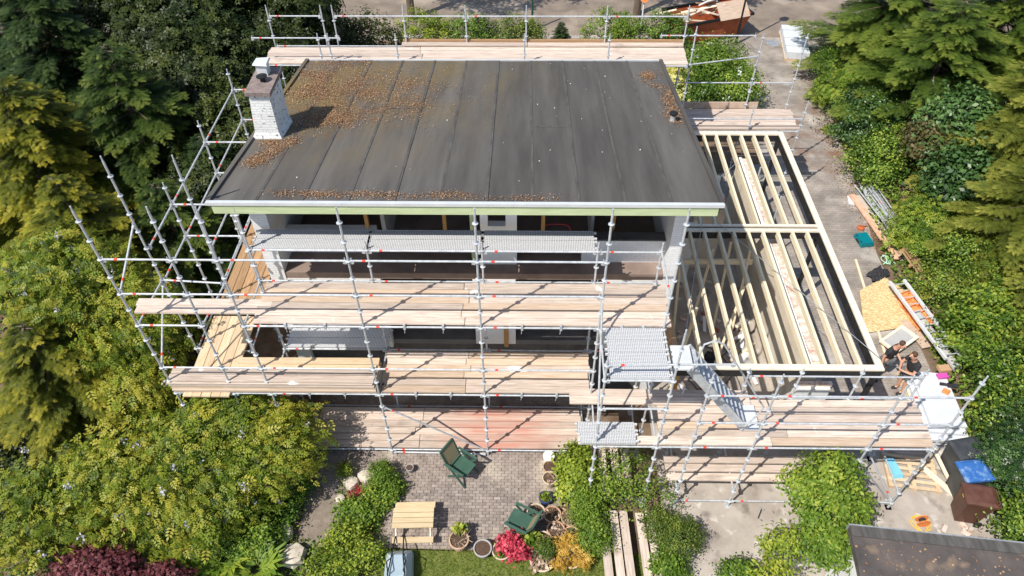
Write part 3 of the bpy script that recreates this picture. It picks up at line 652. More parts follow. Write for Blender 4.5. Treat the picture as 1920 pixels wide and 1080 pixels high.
for yy in (-1.05,):
    MB().path([(4.45,yy,5.1),(4.55,yy,6.0),(4.75,yy,6.12),(4.95,yy,6.0),(6.25,yy,3.85),(6.2,yy,3.6),(5.95,yy,2.95)],.02,6).build('handrail', STEEL, tw, -tw.location)
# scaffold before the extension
es = thing('scaffold', 'lower scaffold with a long plank deck in front of the timber extension', 'scaffold', (7.5,-0.7,0))
RX = (4.78,6.18,8.79,10.25)
for x in RX: standard(es, x, -1.4, 0, 5.5)
for x in (6.18,7.4,8.79,10.25): standard(es, x, 0, 0, 3.9)
standard(es, 4.78, 0, 0, 3.2)
for a, b in zip(RX, RX[1:]):
    for z in (2.75,4.75,3.75): rail(es, (a,-1.4,z), (b,-1.4,z), 'ledger' if z < 3 else 'guard_rail')
    rail(es, (a,0,2.75), (b,0,2.75)); rail(es, (a,-1.4,.25), (b,-1.4,.25))
rail(es, (4.0,-1.4,2.75), (4.78,-1.4,2.75)); rail(es, (6.18,0,3.6), (10.25,0,3.6), 'guard_rail')
for x in RX:
    rail(es, (x,-1.4,2.75), (x,0,2.75), 'transom', False); rail(es, (x,-1.4,.75), (x,0,.75), 'transom', False)
rail(es, (8.79,-1.4,2.2), (10.2,-1.35,.25), 'brace'); rail(es, (10.25,-1.4,.3), (9.0,-.2,2.2), 'brace')
EROWS = [-1.27+0.212*i for i in range(6)]
deck_rows(es, 4.1, 10.3, EROWS, 2.80, PLANK, 6.6, stag=.5, alt=PLANK_GREY)
for y in (-.2,0.02): board(es, 'plank', (4.2,y,2.85), 4.3, .21, .045, PLANK)
board(es, 'plank', (4.4,-1.30,2.855), 4.4, .215, .06, PLANK)
for y in (-1.05,-.80,-.55): board(es, 'plank', (6.75,y,.80), 4.4, .2, .05, PLANK)
# rear scaffold
rs = thing('scaffold', 'scaffold with a long pale plank deck behind the rear roof edge', 'scaffold', (0,10.3,0))
for x in (-6.95,-5.3,-4.95,-2.8,-0.9,0.95,3.4,5.85): standard(rs, x*1.02, 11.35, 0, 7.25)
for x in (-5.2,-4.9,-2.9,0.9,3.4): standard(rs, x*1.02, 10.12, 0, 6.95)
rail(rs, (-7.09,11.35,6.9), (-5.41,11.35,6.9), 'guard_rail')
for a, b in ((-4.95,-0.9),(-0.9,3.4),(3.4,5.85)): rail(rs, (a*1.02,11.35,6.9), (b*1.02,11.35,6.9), 'guard_rail')
rail(rs, (-7.35,10.12,6.8), (-4.6,10.12,6.8), 'guard_rail')
for a, b in ((-6.95,-2.8),(-2.8,0.95),(0.95,5.85)): rail(rs, (a*1.02,11.35,5.9), (b*1.02,11.35,5.9)); rail(rs, (a*1.02,10.12,5.9), (b*1.02,10.12,5.9))
deck_rows(rs, -7.15, 5.97, [10.22+.207*i for i in range(5)], 5.95, PLANK, -2.3, w=.2)
deck_rows(rs, -2.96, 5.97, [11.25], 6.01, PLANK, 0.9, w=.2)
MB().box(-2.96,5.97,11.38,11.41,5.95,6.12).build('toe_board', PLANK_BROWN, rs, -rs.location)
# scaffold beside the drive
ds = thing('scaffold', 'small scaffold bay with plank deck beside the driveway and flowering bush', 'scaffold', (8.5,11.6,0))
for x, y, zt in ((8.77,12.25,5.9),(10.2,12.25,5.9),(6.1,10.5,7.0),(10.35,10.95,4.2),(8.6,10.95,4.0)): standard(ds, x, y, 0, zt)
for z in (5.1,4.1): rail(ds, (6.1,12.25 if z<5 else 11.6,z), (8.77,12.25,z), 'guard_rail')
rail(ds, (8.77,12.25,4.1), (10.2,12.25,4.1), 'guard_rail'); rail(ds, (5.2,11.5,6.2), (8.3,11.5,6.2), 'guard_rail')
rail(ds, (6.1,10.95,3.0), (10.35,10.95,3.0)); rail(ds, (6.1,12.25,3.0), (10.2,12.25,3.0)); rail(ds, (6.1,10.95,3.5), (10.35,10.95,3.5),'guard_rail')
deck_rows(ds, 5.4, 10.35, [11.1+.21*i for i in range(6)], 3.05, PLANK_RED, None)
MB().box(5.4,9.2,12.3,12.34,3.05,3.3).build('toe_board', PLY, ds, -ds.location)
# loose timber and decks on the platforms
tsk = thing('timber_stack', 'long stack of layered boards lying on the left second deck', 'timber', (-5.1,.3,2.83))
for lay in range(8):
    for k in range(2):
        if lay == 7 and k == 0: pass
        board(tsk, 'plank', (-5.1+random.uniform(-.06,.06), .07+.215*k+random.uniform(-.018,.018), 2.855+.054*lay), 4.95, .205, .046, random.choice([PLANK,PLANK,PLANK_GREY,PLANK_NEW]) if lay < 7 else PLANK)
for lay in range(5): board(tsk, 'plank', (-4.4+random.uniform(-.05,.05), .53, 2.855+.052*lay), 3.5, .205, .046, PLANK_NEW)
for lay in range(5): board(tsk, 'plank', (-4.4+random.uniform(-.05,.05), .75, 2.855+.052*lay), 3.5, .205, .046, PLANK_NEW)
ld = thing('loose_deck', 'pair of loose perforated steel decks lying across the lower planks', 'steel deck', (2.9,-1.2,2.9))
steel_deck(ld, 2.25,3.5,-1.3,2.96,.26); steel_deck(ld, 2.2,3.5,-1.03,2.97,.26)
# the ramp of boards over the plants
for i, (x, y1) in enumerate(((2.98,-1.7),(3.22,-1.6),(3.43,-1.6),(3.80,-1.65),(4.02,-1.6))):
    o = MB().box(-1.6,1.6,-.1,.1,-.022,.022).build('walkway_plank', PLANK, None, (x+.03*i, y1-1.75, .33), (0,0,math.pi/2+.03))
    tag(o, ['leftmost grey walkway plank over the planting, nearest the patio','second walkway plank from the patio, paired with its neighbour','middle walkway plank crossing the planting by the shrubs','fourth walkway plank from the patio, beside the round shrub','rightmost walkway plank, lying nearest the round shrub'][i], 'plank', 'planks laid as a walkway over the planting')
for i, x in enumerate((2.72,3.02,3.35,3.62)):
    o = MB().box(-.75,.75,-.1,.1,-.022,.022).build('walkway_plank', PLANK, None, (x, -.75, .42), (0,0,math.pi/2))
    tag(o, ['short plank under the stair tower, nearest the patio','short plank under the stair tower, second from the patio','short plank under the stair tower, third from the patio','short plank under the stair tower, farthest from the patio'][i], 'plank', 'short planks under the stair tower')

# ------------------------------------------------------------------ the timber extension
ex = thing('extension', 'single storey extension of bare pale roof joists beside the house', 'extension', (7,5.5,0))
def xp(name, mb, m, parent=None):
    mb.v = [tuple(Vector(v)-ex.location) for v in mb.v]; return mb.build(name, m, parent or ex)
zt = 3.32
xp('beam', MB().box(9.44,9.6,.5,10.45,zt-.05,zt), BEAMTOP); xp('membrane_strip', MB().box(9.43,9.58,.55,10.4,zt-.34,zt-.05), BLACK)
xp('beam', MB().box(4.66,9.6,.42,.58,zt-.045,zt+.004), BEAMTOP); xp('membrane_strip', MB().box(4.66,9.58,.43,.56,zt-.30,zt-.05), BLACK)
xp('beam', MB().box(4.66,9.44,5.42,5.54,zt-.05,zt+.003), BEAMTOP); xp('beam', MB().box(4.66,9.44,5.64,5.72,zt-.05,zt+.006), BEAMTOP); xp('membrane_strip', MB().box(4.66,9.43,5.43,5.71,zt-.30,zt-.05), BLACK)
xp('beam', MB().box(4.66,9.6,10.3,10.45,zt-.05,zt+.004), BEAMTOP); xp('membrane_strip', MB().box(4.66,9.58,10.31,10.44,zt-.30,zt-.05), BLACK)
for i in range(10):
    x = 5.30+.4205*i; xp('joist', MB().box(x-.035,x+.035,.58,5.42,zt-.2,zt-.006), JOIST)
for i in range(10):
    x = 5.28+.4150*i; xp('joist', MB().box(x-.035,x+.035,5.73,10.3,zt-.2,zt-.006), JOIST)
for (x, y) in ((9.5,.5),(9.5,5.55),(9.5,10.36),(4.72,.5)): xp('post', MB().box(x-.05,x+.05,y-.05,y+.05,0,zt-.34), PROP if x < 5 else BLACK)
iw = xp('inner_wall', MB().box(8.14,8.50,1.1,9.9,0,2.62), PLASTER)
xp('coping', MB().box(8.15,8.25,1.1,9.9,2.62,2.67), WHITE, iw)
bk = MB().box(-.105,.105,-.05,.05,-.03,.03); bke = bpy.data.meshes.new('brick'); bke.from_pydata(bk.v,[],bk.f); bke.materials.append(PINKBRICK)
for i in range(80):
    link('brick', bke, iw, Vector((8.37+random.uniform(-.012,.012), 1.25+.107*i, 2.65+random.uniform(-.008,.008)))-ex.location, (0,0,random.uniform(-.04,.04)))
pr = xp('brick_pier', MB().box(8.02,8.85,.85,1.1,0,1.95), WHITEBRICK)
for i in range(4):
    for j in range(2): link('brick', bke, pr, Vector((8.14+.215*i, .97, 1.98+.065*j))-ex.location)
xp('rear_wall_panel', MB().box(6.6,7.5,9.2,9.4,0,2.3), WHITE); rb = xp('rear_wall_panel', MB().box(6.9,7.6,8.6,8.8,0,2.0), GREYWALL)
bk2 = bke.copy(); bk2.materials.clear(); bk2.materials.append(REDBRICK)
for j in range(7):
    for i in range(3): link('brick', bk2, rb, Vector((7.0+.215*i+.1*(j%2), 8.58, 1.55+.066*j))-ex.location)
xp('panel', MB().box(4.7,6.3,6.6,6.75,0,2.5), WHITE); xp('panel', MB().box(6.35,7.3,7.3,7.4,0,2.6), PLASTER)
for (a, b) in (((5.2,2.2,0),(5.5,2.6,3.1)),((6.0,4.2,0),(6.35,4.9,3.1)),((6.8,4.4,0),(6.9,5.2,3.1)),((5.6,4.4,0),(5.5,5.2,3.1)),((7.2,3.9,0),(7.4,4.9,3.1)),((6.5,2.8,0),(7.0,3.6,2.9))): xp('timber_prop', MB().bar(a,b,.07,.07), JOIST)
xp('header', MB().bar((5.0,5.0,2.5),(7.6,5.0,2.5),.08,.16), JOIST)
xp('trimmer', MB().box(4.66,4.78,1.2,5.4,zt-.7,zt-.1), PLANK_BROWN)
for (a, b) in (((4.95,1.35,3.45),(6.15,5.9,3.42)),((6.1,6.4,3.42),(9.55,.7,3.42)),((6.2,6.9,3.45),(7.9,8.8,3.45))): xp('tie_rod', MB().tube(a,b,.009,None,6), STEEL_OLD)
for (x, y) in ((8.6,8.9),(8.9,7.4)): # tripod props of steel
    t_ = MB().tube((x,y,0),(x,y,3.0),.03,None,8)
    for a in range(3): t_.tube((x,y,.9),(x+.5*math.cos(a*2.1),y+.5*math.sin(a*2.1),0),.016,None,6)
    xp('steel_prop', t_, STEEL)
CLUT = [('toolbox',(5.3,4.6,.14),.4,.22,.25,NAVY,'black toolbox on the extension floor by the timber props'),('rubble_sack',(7.55,3.2,.2),.34,.3,.36,PLASTICWHITE,'white rubble sack against the beige inner wall'),('cement_bag',(5.7,1.7,.1),.5,.35,.16,GREYWALL,'grey cement bag on the floor near the front beam'),('crate',(6.6,3.3,.15),.45,.3,.26,NAVY,'black crate in the middle of the extension floor')]
for nm, c, a, b_, c_, mm, lab in CLUT:
    m_ = MB().add([(-a/2,-b_/2,-c_/2),(a/2,-b_/2,-c_/2),(a/2,b_/2,-c_/2),(-a/2,b_/2,-c_/2),(-a*.42,-b_*.4,c_/2),(a*.42,-b_*.42,c_/2),(a*.4,b_*.42,c_/2),(-a*.42,b_*.4,c_/2)],[(0,3,2,1),(4,5,6,7),(0,1,5,4),(1,2,6,5),(2,3,7,6),(3,0,4,7)]).tube((-a*.25,0,c_/2+.04),(a*.25,0,c_/2+.04),.015,None,6)
    tag(m_.build(nm, mm, None, c, (0,0,random.uniform(-.6,.6))), lab, nm.replace('_',' '))
rh = thing('rubble_heap', 'scattered rubble and board ends on the floor under the joists', 'rubble', (6.6,3,0.02))
for i in range(60):
    if i % 3: MB().obox((0,0,0),.2,.1,.06).build('brick', random.choice([PINKBRICK,REDBRICK,GREYWALL]), rh, (random.uniform(-1.6,1.3),random.uniform(-2.2,2.2),.03), (0,0,random.uniform(0,3)))
    else: MB().obox((0,0,0),random.uniform(.4,1.3),.1,.025).build('board_end', random.choice([PLANK,JOIST,WHITE]), rh, (random.uniform(-1.6,1.2),random.uniform(-2.0,2.0),.08), (random.uniform(-.05,.05),random.uniform(-.05,.05),random.uniform(0,3)))
rh = thing('rubble_heap', 'broken brick and plaster strewn between inner wall and outer beam', 'rubble', (9.0,5,0.02))
for i in range(40): MB().obox((0,0,0),random.uniform(.08,.25),.1,.06).build('brick', random.choice([PINKBRICK,GREYWALL,WHITE,BASEWALL]), rh, (random.gauss(-.28,.12),random.uniform(-3.8,4.5),.03), (0,0,random.uniform(0,3)))
for i in range(5):
    pts = [(6.0+1.3*math.sin(i*1.3+s*.9)*.6+.25*s, 1.5+.5*s+.3*math.cos(i*2+s*1.7), .03) for s in np.linspace(0,6,26)]
    tag(MB().path(pts,.012,5).build('cable', NAVY), ['black cable looping over the extension floor near the front','black cable winding along the extension floor by the props','black cable crossing the extension floor under the joists','black cable looped beside the crate in the extension','black cable trailing to the mid beam of the extension'][i], 'cable', 'cables on the extension floor')

# ------------------------------------------------------------------ people
def skin_mesh(name, pts, edges, m, parent, sub=2):
    names = list(pts); me = bpy.data.meshes.new(name)
    me.from_pydata([pts[k][0] for k in names], [(names.index(a), names.index(b)) for a, b in edges], [])
    o = link(name, me, parent); me.materials.append(m)
    sk = o.modifiers.new('skin','SKIN'); sk.use_smooth_shade = True
    lay = me.skin_vertices[0].data if me.skin_vertices else None
    if lay is None:
        bpy.context.view_layer.objects.active = o; lay = me.skin_vertices[0].data
    for i, k in enumerate(names): r = pts[k][1]; lay[i].radius = (r, r) if not isinstance(r, tuple) else r
    lay[0].use_root = True
    o.modifiers.new('sub','SUBSURF').levels = sub; o.modifiers['sub'].render_levels = sub
    return o
def person(label, loc, rz_, arms, lean=0.12, shirt=NAVY, shorts=GREYCLOTH):
    t = thing('person', label, 'person', loc, rz_)
    # facing +Y locally
    P = {'pel':((0,0,.93),(.15,.11)),'sp1':((0,.01,1.12),(.14,.10)),'sp2':((0,.02+lean*.3,1.32),(.17,.11)),'neck':((0,.03+lean*.6,1.50),.058),'head0':((0,.05+lean,1.60),(.075,.085)),'head':((0,.075+lean*1.2,1.71),(.078,.10)),'top':((0,.06+lean*1.2,1.78),(.05,.06)),
         'nose':((0,.185+lean*1.2,1.675),.012)}
    E_ = [('pel','sp1'),('sp1','sp2'),('sp2','neck'),('neck','head0'),('head0','head'),('head','top'),('head','nose')]
    for s, n in ((-1,'L'),(1,'R')):
        sh, el, wr = arms[n]
        P['sh'+n] = (sh,.058); P['el'+n] = (el,.042); P['wr'+n] = (wr,.030)
        dv = (Vector(wr)-Vector(el)).normalized(); pa = Vector(wr)+dv*.06; P['pa'+n] = (tuple(pa),(.036,.018))
        E_ += [('sp2','sh'+n),('sh'+n,'el'+n),('el'+n,'wr'+n),('wr'+n,'pa'+n)]
        P['hip'+n] = ((s*.09,0,.88),.088); P['kn'+n] = ((s*.10,.03,.49),.056); P['an'+n] = ((s*.10,-.02,.09),.042); P['to'+n] = ((s*.115,.13,.035),.032)
        E_ += [('pel','hip'+n),('hip'+n,'kn'+n),('kn'+n,'an'+n),('an'+n,'to'+n)]
        side = dv.cross(Vector((0,0,1))).normalized() if abs(dv.z) < .95 else Vector((1,0,0))
        for j in range(4):
            k = pa+side*(j-1.5)*.019+dv*.055; k2 = k+dv*(.03+.006*(j in (1,2)))+Vector((0,0,-.022))
            P[f'f{n}{j}'] = (tuple(k),.0085); P[f'g{n}{j}'] = (tuple(k2),.0075); E_ += [('pa'+n,f'f{n}{j}'),(f'f{n}{j}',f'g{n}{j}')]
        k = pa-dv*.03+side*(-.045*s); P['th'+n] = (tuple(k),.010); P['ti'+n] = (tuple(k+dv*.045),.008); E_ += [('pa'+n,'th'+n),('th'+n,'ti'+n)]
    skin_mesh('body', P, E_, SKIN, t)
    Q = {'pel':((0,0,.95),(.165,.125)),'sp1':((0,.01,1.12),(.165,.125)),'sp2':((0,.02+lean*.3,1.32),(.195,.13)),'nk':((0,.03+lean*.5,1.45),.085)}
    F_ = [('pel','sp1'),('sp1','sp2'),('sp2','nk')]
    for n in 'LR':
        sh, el, wr = arms[n]; Q['sh'+n] = (sh,.076); Q['sl'+n] = (tuple(Vector(sh).lerp(Vector(el),.62)),.066); F_ += [('sp2','sh'+n),('sh'+n,'sl'+n)]
    skin_mesh('shirt', Q, F_, shirt, t)
    Q = {'pel':((0,0,.93),(.17,.135))}; F_ = []
    for s, n in ((-1,'L'),(1,'R')): Q['hip'+n] = ((s*.095,0,.85),.108); Q['kn'+n] = ((s*.10,.025,.56),.088); F_ += [('pel','hip'+n),('hip'+n,'kn'+n)]
    skin_mesh('shorts', Q, F_, shorts, t)
    for s in (-1,1): skin_mesh('shoe', {'a':((s*.10,-.04,.06),.055),'b':((s*.108,.05,.05),.052),'c':((s*.118,.15,.04),.042)}, [('a','b'),('b','c')], NAVY, t)
    hy = .06+lean*1.2
    skin_mesh('hair', {'a':((0,hy-.05,1.68),(.085,.075)),'b':((0,hy-.025,1.755),(.092,.10)),'c':((0,hy+.05,1.79),(.075,.06))}, [('a','b'),('b','c')], HAIR, t)
    for s in (-1,1):
        MB().lathe((s*.033,hy+.098,1.70),[(.012,-.008),(.013,0),(.012,.008)],8).build('eye', NAVY, t)
        MB().obox((s*.098,hy-.005,1.685),.02,.045,.06).build('ear', SKIN, t)
    return t
w1 = person('worker in black shirt and grey shorts looking down at a phone held in both hands', (11.78,2.25,0.0), math.radians(104), {'L':((-.19,.05,1.40),(-.25,.16,1.12),(-.06,.36,1.13)),'R':((.19,.05,1.40),(.24,.18,1.12),(.05,.37,1.12))}, .14)
w2 = person('worker in black shirt leaning in beside the other, arm hanging down, next to the beam', (11.30,2.72,0.0), math.radians(-148), {'L':((-.19,.04,1.40),(-.25,.06,1.10),(-.16,.30,1.02)),'R':((.19,.04,1.40),(.25,.0,1.12),(.26,.06,.86))}, .10)
ph = MB().box(-.04,.04,-.08,.08,-.005,.005).build('phone', RUBBER, None, (11.78-.44*math.sin(math.radians(104)), 2.25+.44*math.cos(math.radians(104)), 1.14), (.3,0,math.radians(104)))
tag(ph, 'black phone held by the worker in grey shorts', 'phone')

# ------------------------------------------------------------------ yard and driveway things
def wheelie(loc, rz_, bodym, lidm, label):
    t = thing('wheeled_bin', label, 'bin', loc, rz_, 'wheeled bins by the hedge')
    MB().add([(-.22,-.26,.06),(.22,-.26,.06),(.22,.24,.06),(-.22,.24,.06),(-.28,-.34,.98),(.28,-.34,.98),(.28,.30,.98),(-.28,.30,.98)],[(0,3,2,1),(4,5,6,7),(0,1,5,4),(1,2,6,5),(2,3,7,6),(3,0,4,7)]).build('body', bodym, t)
    l = MB().add([(-.30,-.38,.98),(.30,-.38,.98),(.30,.36,.98),(-.30,.36,.98),(-.29,-.37,1.03),(.29,-.37,1.03),(.29,.35,1.05),(-.29,.35,1.05),(-.22,-.28,1.06),(.22,-.28,1.06),(.22,.26,1.09),(-.22,.26,1.09)],[(0,1,5,4),(1,2,6,5),(2,3,7,6),(3,0,4,7),(4,5,9,8),(5,6,10,9),(6,7,11,10),(7,4,8,11),(8,9,10,11),(0,3,2,1)]).build('lid', lidm, t)
    MB().tube((-.24,.42,1.0),(.24,.42,1.0),.018,None,8).tube((-.24,.42,1.0),(-.24,.33,1.0),.018,None,6).tube((.24,.42,1.0),(.24,.33,1.0),.018,None,6).build('handle', bodym, t)
    for s in (-1,1): MB().tube((s*.24,.27,.10),(s*.29,.27,.10),.10,None,16).build('wheel', RUBBER, t)
    return t
wheelie((12.28,-.28,0), math.radians(-80), BINGREY, BINGREY, 'dark grey wheeled bin with grey lid, rearmost by the hedge')
wheelie((12.22,-.92,0), math.radians(-84), BINGREY, BINBLUE, 'dark grey wheeled bin with a scuffed blue lid')
b3 = wheelie((12.05,-1.6,0), math.radians(-100), BINBROWN, BINBROWN, 'brown wheeled bin nearest the garage roof')
MB().box(-.05,.05,-.012,0,.86,.91).build('sticker', YELLOW, b3, (-.02,-.325,0))
fm = thing('insulation_stack', 'stack of white insulation boards on the ground behind the bins', 'insulation boards', (12.4,1.5,0), math.radians(-4))
for k in range(6): MB().obox((random.uniform(-.07,.07),random.uniform(-.09,.09),.05+.1*k),1.15-.08*(k>3)-.12*(k>4),2.2-.15*(k>3)-.35*(k>4),.095,random.uniform(-.03,.03)).build('board', FOAM, fm)
MB().obox((-.62,0,.3),.05,2.4,.25,0).build('lath', JOIST, fm)
tag(MB().box(-.16,.16,-.11,.11,0,.1).box(-.155,.155,-.105,.105,.1,.104).build('carton', CARDBOARD, None, (12.95,2.55,.62), (0,0,.1)), 'small brown cardboard carton on the white insulation boards', 'carton')
tag(MB().box(-.15,.15,-.08,.08,0,.07).box(-.05,.14,-.07,.07,.07,.075).build('carton', PINK, None, (12.82,2.30,.62), (0,0,.1)), 'white and magenta box on the insulation boards', 'carton')
tag(MB().tube((-.22,0,.05),(-.02,0,.05),.045,.035,8).box(-.02,.24,-.06,.06,.01,.08).build('power_tool', NAVY, None, (12.85,1.98,.62), (0,0,-.2)), 'black power tool lying on the insulation boards', 'power tool')
tag(MB().add([(-.14,0,0),(0,-.12,0),(.14,0,0),(0,.12,0),(-.11,0,.05),(0,-.09,.05),(.11,0,.05),(0,.09,.05)],[(0,3,2,1),(4,5,6,7),(0,1,5,4),(1,2,6,5),(2,3,7,6),(3,0,4,7)]).build('tool_blade_case', ORANGE, None, (12.72,1.78,.62), (0,0,.1)), 'orange diamond shaped blade case on the insulation boards', 'case')
lt = thing('ladder', 'folded aluminium ladder lying beside the hedge over an orange tarpaulin', 'ladder', (13.2,4.6,.55), math.radians(10))
for s in (-1,1): MB().box(s*.25-.04,s*.25+.04,-1.6,1.6,-.03,.05).build('rail', TRIM, lt)
for i in range(11): MB().tube((-.25,-1.45+.29*i,.02),(.25,-1.45+.29*i,.02),.018,None,6).build('rung', STEEL, lt)
tp = MB(); n_ = 12
for i in range(n_+1):
    for j in range(n_+1): tp.v.append(((i/n_-.5)*.75, (j/n_-.5)*1.5, .42+.1*math.sin(i*1.3+j*.4)*math.cos(j*.9)-abs(i/n_-.5)*.5))
tp.f = [(i*(n_+1)+j,(i+1)*(n_+1)+j,(i+1)*(n_+1)+j+1,i*(n_+1)+j+1) for i in range(n_) for j in range(n_)]
tag(tp.build('tarpaulin', ORANGE, None, (13.35,5.2,0), (0,0,.17)), 'crumpled orange tarpaulin under the aluminium ladder', 'tarpaulin')
tag(MB().lathe((0,0,0),[(.13,-1.1),(.13,1.1)],14).build('drain_pipe', GREYWALL, None, (13.4,3.9,.32), (math.pi/2,0,.17)), 'grey drain pipe under the ladder', 'pipe')
tag(MB().poly([(-.75,-1.3),(.62,-.75),(.75,.75),(.1,1.3),(-.75,.5)], 0, .02).build('strand_board', OSB, None, (12.5,5.5,.10), (0.03,0,math.radians(-12))), 'cut sheet of yellow strand board lying on the drive', 'board')
tag(MB().obox((0,0,0),.55,2.4,.03).build('plywood_sheet', PLY, None, (13.0,5.0,.09), (0,0,math.radians(14))), 'weathered plywood strip beside the strand board', 'board')
wf = thing('window_frame', 'pale timber window frame leaning flat over the boards near the workers', 'frame', (12.35,4.0,.2), math.radians(35))
for a in ((-.55,.55,-.3,-.22),(-.55,.55,.22,.3)): MB().box(*a,0,.07).build('frame_bar', BEAMTOP, wf)
for a in ((-.55,-.46,-.22,.22),(.46,.55,-.22,.22)): MB().box(*a,0,.068).build('frame_bar', BEAMTOP, wf)
MB().box(-.46,.46,-.22,.22,.02,.03).build('pane', GREYWALL, wf)
jk = MB(); n_ = 9
for i in range(n_+1):
    for j in range(n_+1):
        r = math.hypot(i/n_-.5, j/n_-.5); jk.v.append(((i/n_-.5)*.75*(1-.15*math.cos(j)), (j/n_-.5)*.45, max(0,.14*(1-1.6*r))+.03*math.sin(i*2.1+j*1.7)+.03))
jk.f = [(i*(n_+1)+j,(i+1)*(n_+1)+j,(i+1)*(n_+1)+j+1,i*(n_+1)+j+1) for i in range(n_) for j in range(n_)]
tag(jk.build('jacket', NAVY, None, (12.72,6.9,.12), (0,0,.6)), 'black jacket dropped on the strand board edge', 'jacket')
tag(MB().bar((12.25,7.7,.05),(11.85,3.6,.05),.07,.05).build('lath', JOIST), 'long pale timber lath lying along the drive', 'lath')
tb = thing('scaffold_tube_pile', 'heap of loose galvanised scaffold tubes beside the hedge', 'tubes', (13.9,10.0,0))
for i in range(34):
    L = random.uniform(2.6,3.3); x = random.uniform(-.35,.5); z = .04+.05*(i//7); a = math.radians(97)+random.uniform(-.06,.06)
    o = MB().tube((-L/2,0,0),(L/2,0,0),.024,None,6).build('tube', STEEL if i%3 else STEEL_OLD, tb, (x,random.uniform(-.3,.3),z), (0,random.uniform(-.03,.03),a))
    if i % 5 == 0: MB().tube((L*.2,0,0),(L*.2+.08,0,0),.027,None,6).build('marker_band', RED, o)
for i in range(2): tag(MB().box(-1.75,1.75,-.11,.11,-.025,.025).build('plank', [PLANK,ORANGEPLANK][i], None, (13.42-.22*i+.2,9.4,.06+.05*i), (0,0,math.radians(98))), ['pale plank beside the heap of tubes','orange painted plank lying along the heap of tubes'][i], 'plank')
tc_ = thing('tool_case', 'teal plastic tool case on the drive', 'tool case', (12.82,8.65,0), math.radians(8))
MB().box(-.22,.22,-.29,.29,0,.14).box(-.2,.2,-.27,.27,.14,.19).build('shell', TEAL, tc_); MB().box(-.24,-.22,-.1,.1,.05,.12).box(-.22,-.18,-.2,-.14,.19,.2).box(-.22,-.18,.14,.2,.19,.2).build('latch', NAVY, tc_)
tag(MB().lathe((0,0,0),[(.13,0),(.13,.06),(.05,.08)],12).tube((.05,.02,.08),(.25,.1,.05),.02,None,6).build('angle_grinder', RUST, None, (12.95,9.35,0.01)), 'small orange grinder on the drive behind the tool case', 'tool')
tag(MB().poly([(-.3,-.22),(.28,-.28),(.33,.2),(-.22,.27)],0,.02).build('paper_sheet', PLASTICWHITE, None, (13.25,10.9,.02)), 'white paper sack lying flat by the hedge', 'sack')
tag(MB().path([(13.35+.25*math.cos(a)*(.6+.4*math.sin(2.3*a)), 7.7+.22*math.sin(1.4*a), .03+.01*a/6) for a in np.linspace(0,22,70)],.014,5).build('garden_hose', HOSE), 'pale green hose tangled near the tubes', 'hose')
def pallet(loc, rz_, label, m=PLY, lx=1.2, ly=.8, n=7):
    t = thing('pallet', label, 'pallet', loc, rz_)
    for i in range(n): MB().box(-.045,.045,-lx/2,lx/2,.1,.122).build('slat', m, t, (-ly/2+.05+(ly-.1)*i/(n-1),0,0))
    for yy in (-lx/2+.06,0,lx/2-.06): MB().box(-ly/2,ly/2,yy-.05,yy+.05,0,.1).build('bearer', m, t)
    return t
pallet((14.0,7.35,.25), .75, 'weathered pallet tilted against the hedge near the tubes', PLANK_BROWN, n=5).rotation_euler = (.5,.2,.75)
pallet((11.15,-.45,0), math.radians(82), 'wooden pallet on the yard under the scaffold end', PLANK_NEW, 1.3,1.0,6)
tag(MB().add([(-.13,-.3,0),(.13,-.3,0),(.13,.3,0),(-.13,.3,0),(-.1,-.25,.09),(.11,-.24,.1),(.1,.25,.08),(-.11,.26,.1)],[(0,3,2,1),(4,5,6,7),(0,1,5,4),(1,2,6,5),(2,3,7,6),(3,0,4,7)]).build('mortar_sack', LIGHTBLUE, None, (10.7,-.35,.13), (0,0,.12)), 'light blue and white mortar sack lying on the pallet', 'sack')
tag(MB().bar((11.4,-.3,.2),(12.05,-1.05,.04),.16,.04).build('plank', BEAMTOP), 'short pale plank leaning off the pallet', 'plank')
tag(MB().bar((11.75,.15,.5),(12.1,-1.0,.04),.08,.05).build('plank', BEAMTOP), 'pale batten beside the grey bin', 'batten')
hm = thing('hammer', 'hammer lying on the concrete yard', 'hammer', (6.95,-1.62,.02), math.radians(-30))
MB().tube((0,-.16,.02),(0,.13,.02),.014,None,6).build('handle', NAVY, hm); MB().box(-.06,.06,.12,.155,0,.035).build('head', STEEL_OLD, hm)
cr = thing('cable_reel', 'orange cable reel with tangled cord beside the garage roof', 'cable reel', (10.9,-1.85,0))
MB().tube((0,-.06,.17),(0,.06,.17),.08,None,14).build('drum', NAVY, cr)
for s in (-.07,.07): MB().lathe((0,0,0),[(.0,-.006),(.16,-.006),(.16,.006),(0,.006)],16).build('flange', ORANGE, cr, (0,s,.17), (math.pi/2,0,0))
MB().path([(.25*math.cos(a)*(.7+.3*math.sin(1.7*a)), .22*math.sin(a), .02+.002*a) for a in np.linspace(0,20,70)],.010,5).build('cord', YELLOW, cr)
rb_ = thing('rubble_heap', 'heap of broken pinkish bricks by the brown bin', 'rubble', (11.95,-2.6,0))
for i in range(46): MB().obox((0,0,0),.2,.1,.06).build('brick', random.choice([PINKBRICK,PAVER]), rb_, (random.gauss(0,.24),random.gauss(0,.3),.03+.05*random.random()*2), (random.uniform(-.4,.4),random.uniform(-.4,.4),random.uniform(0,3)))
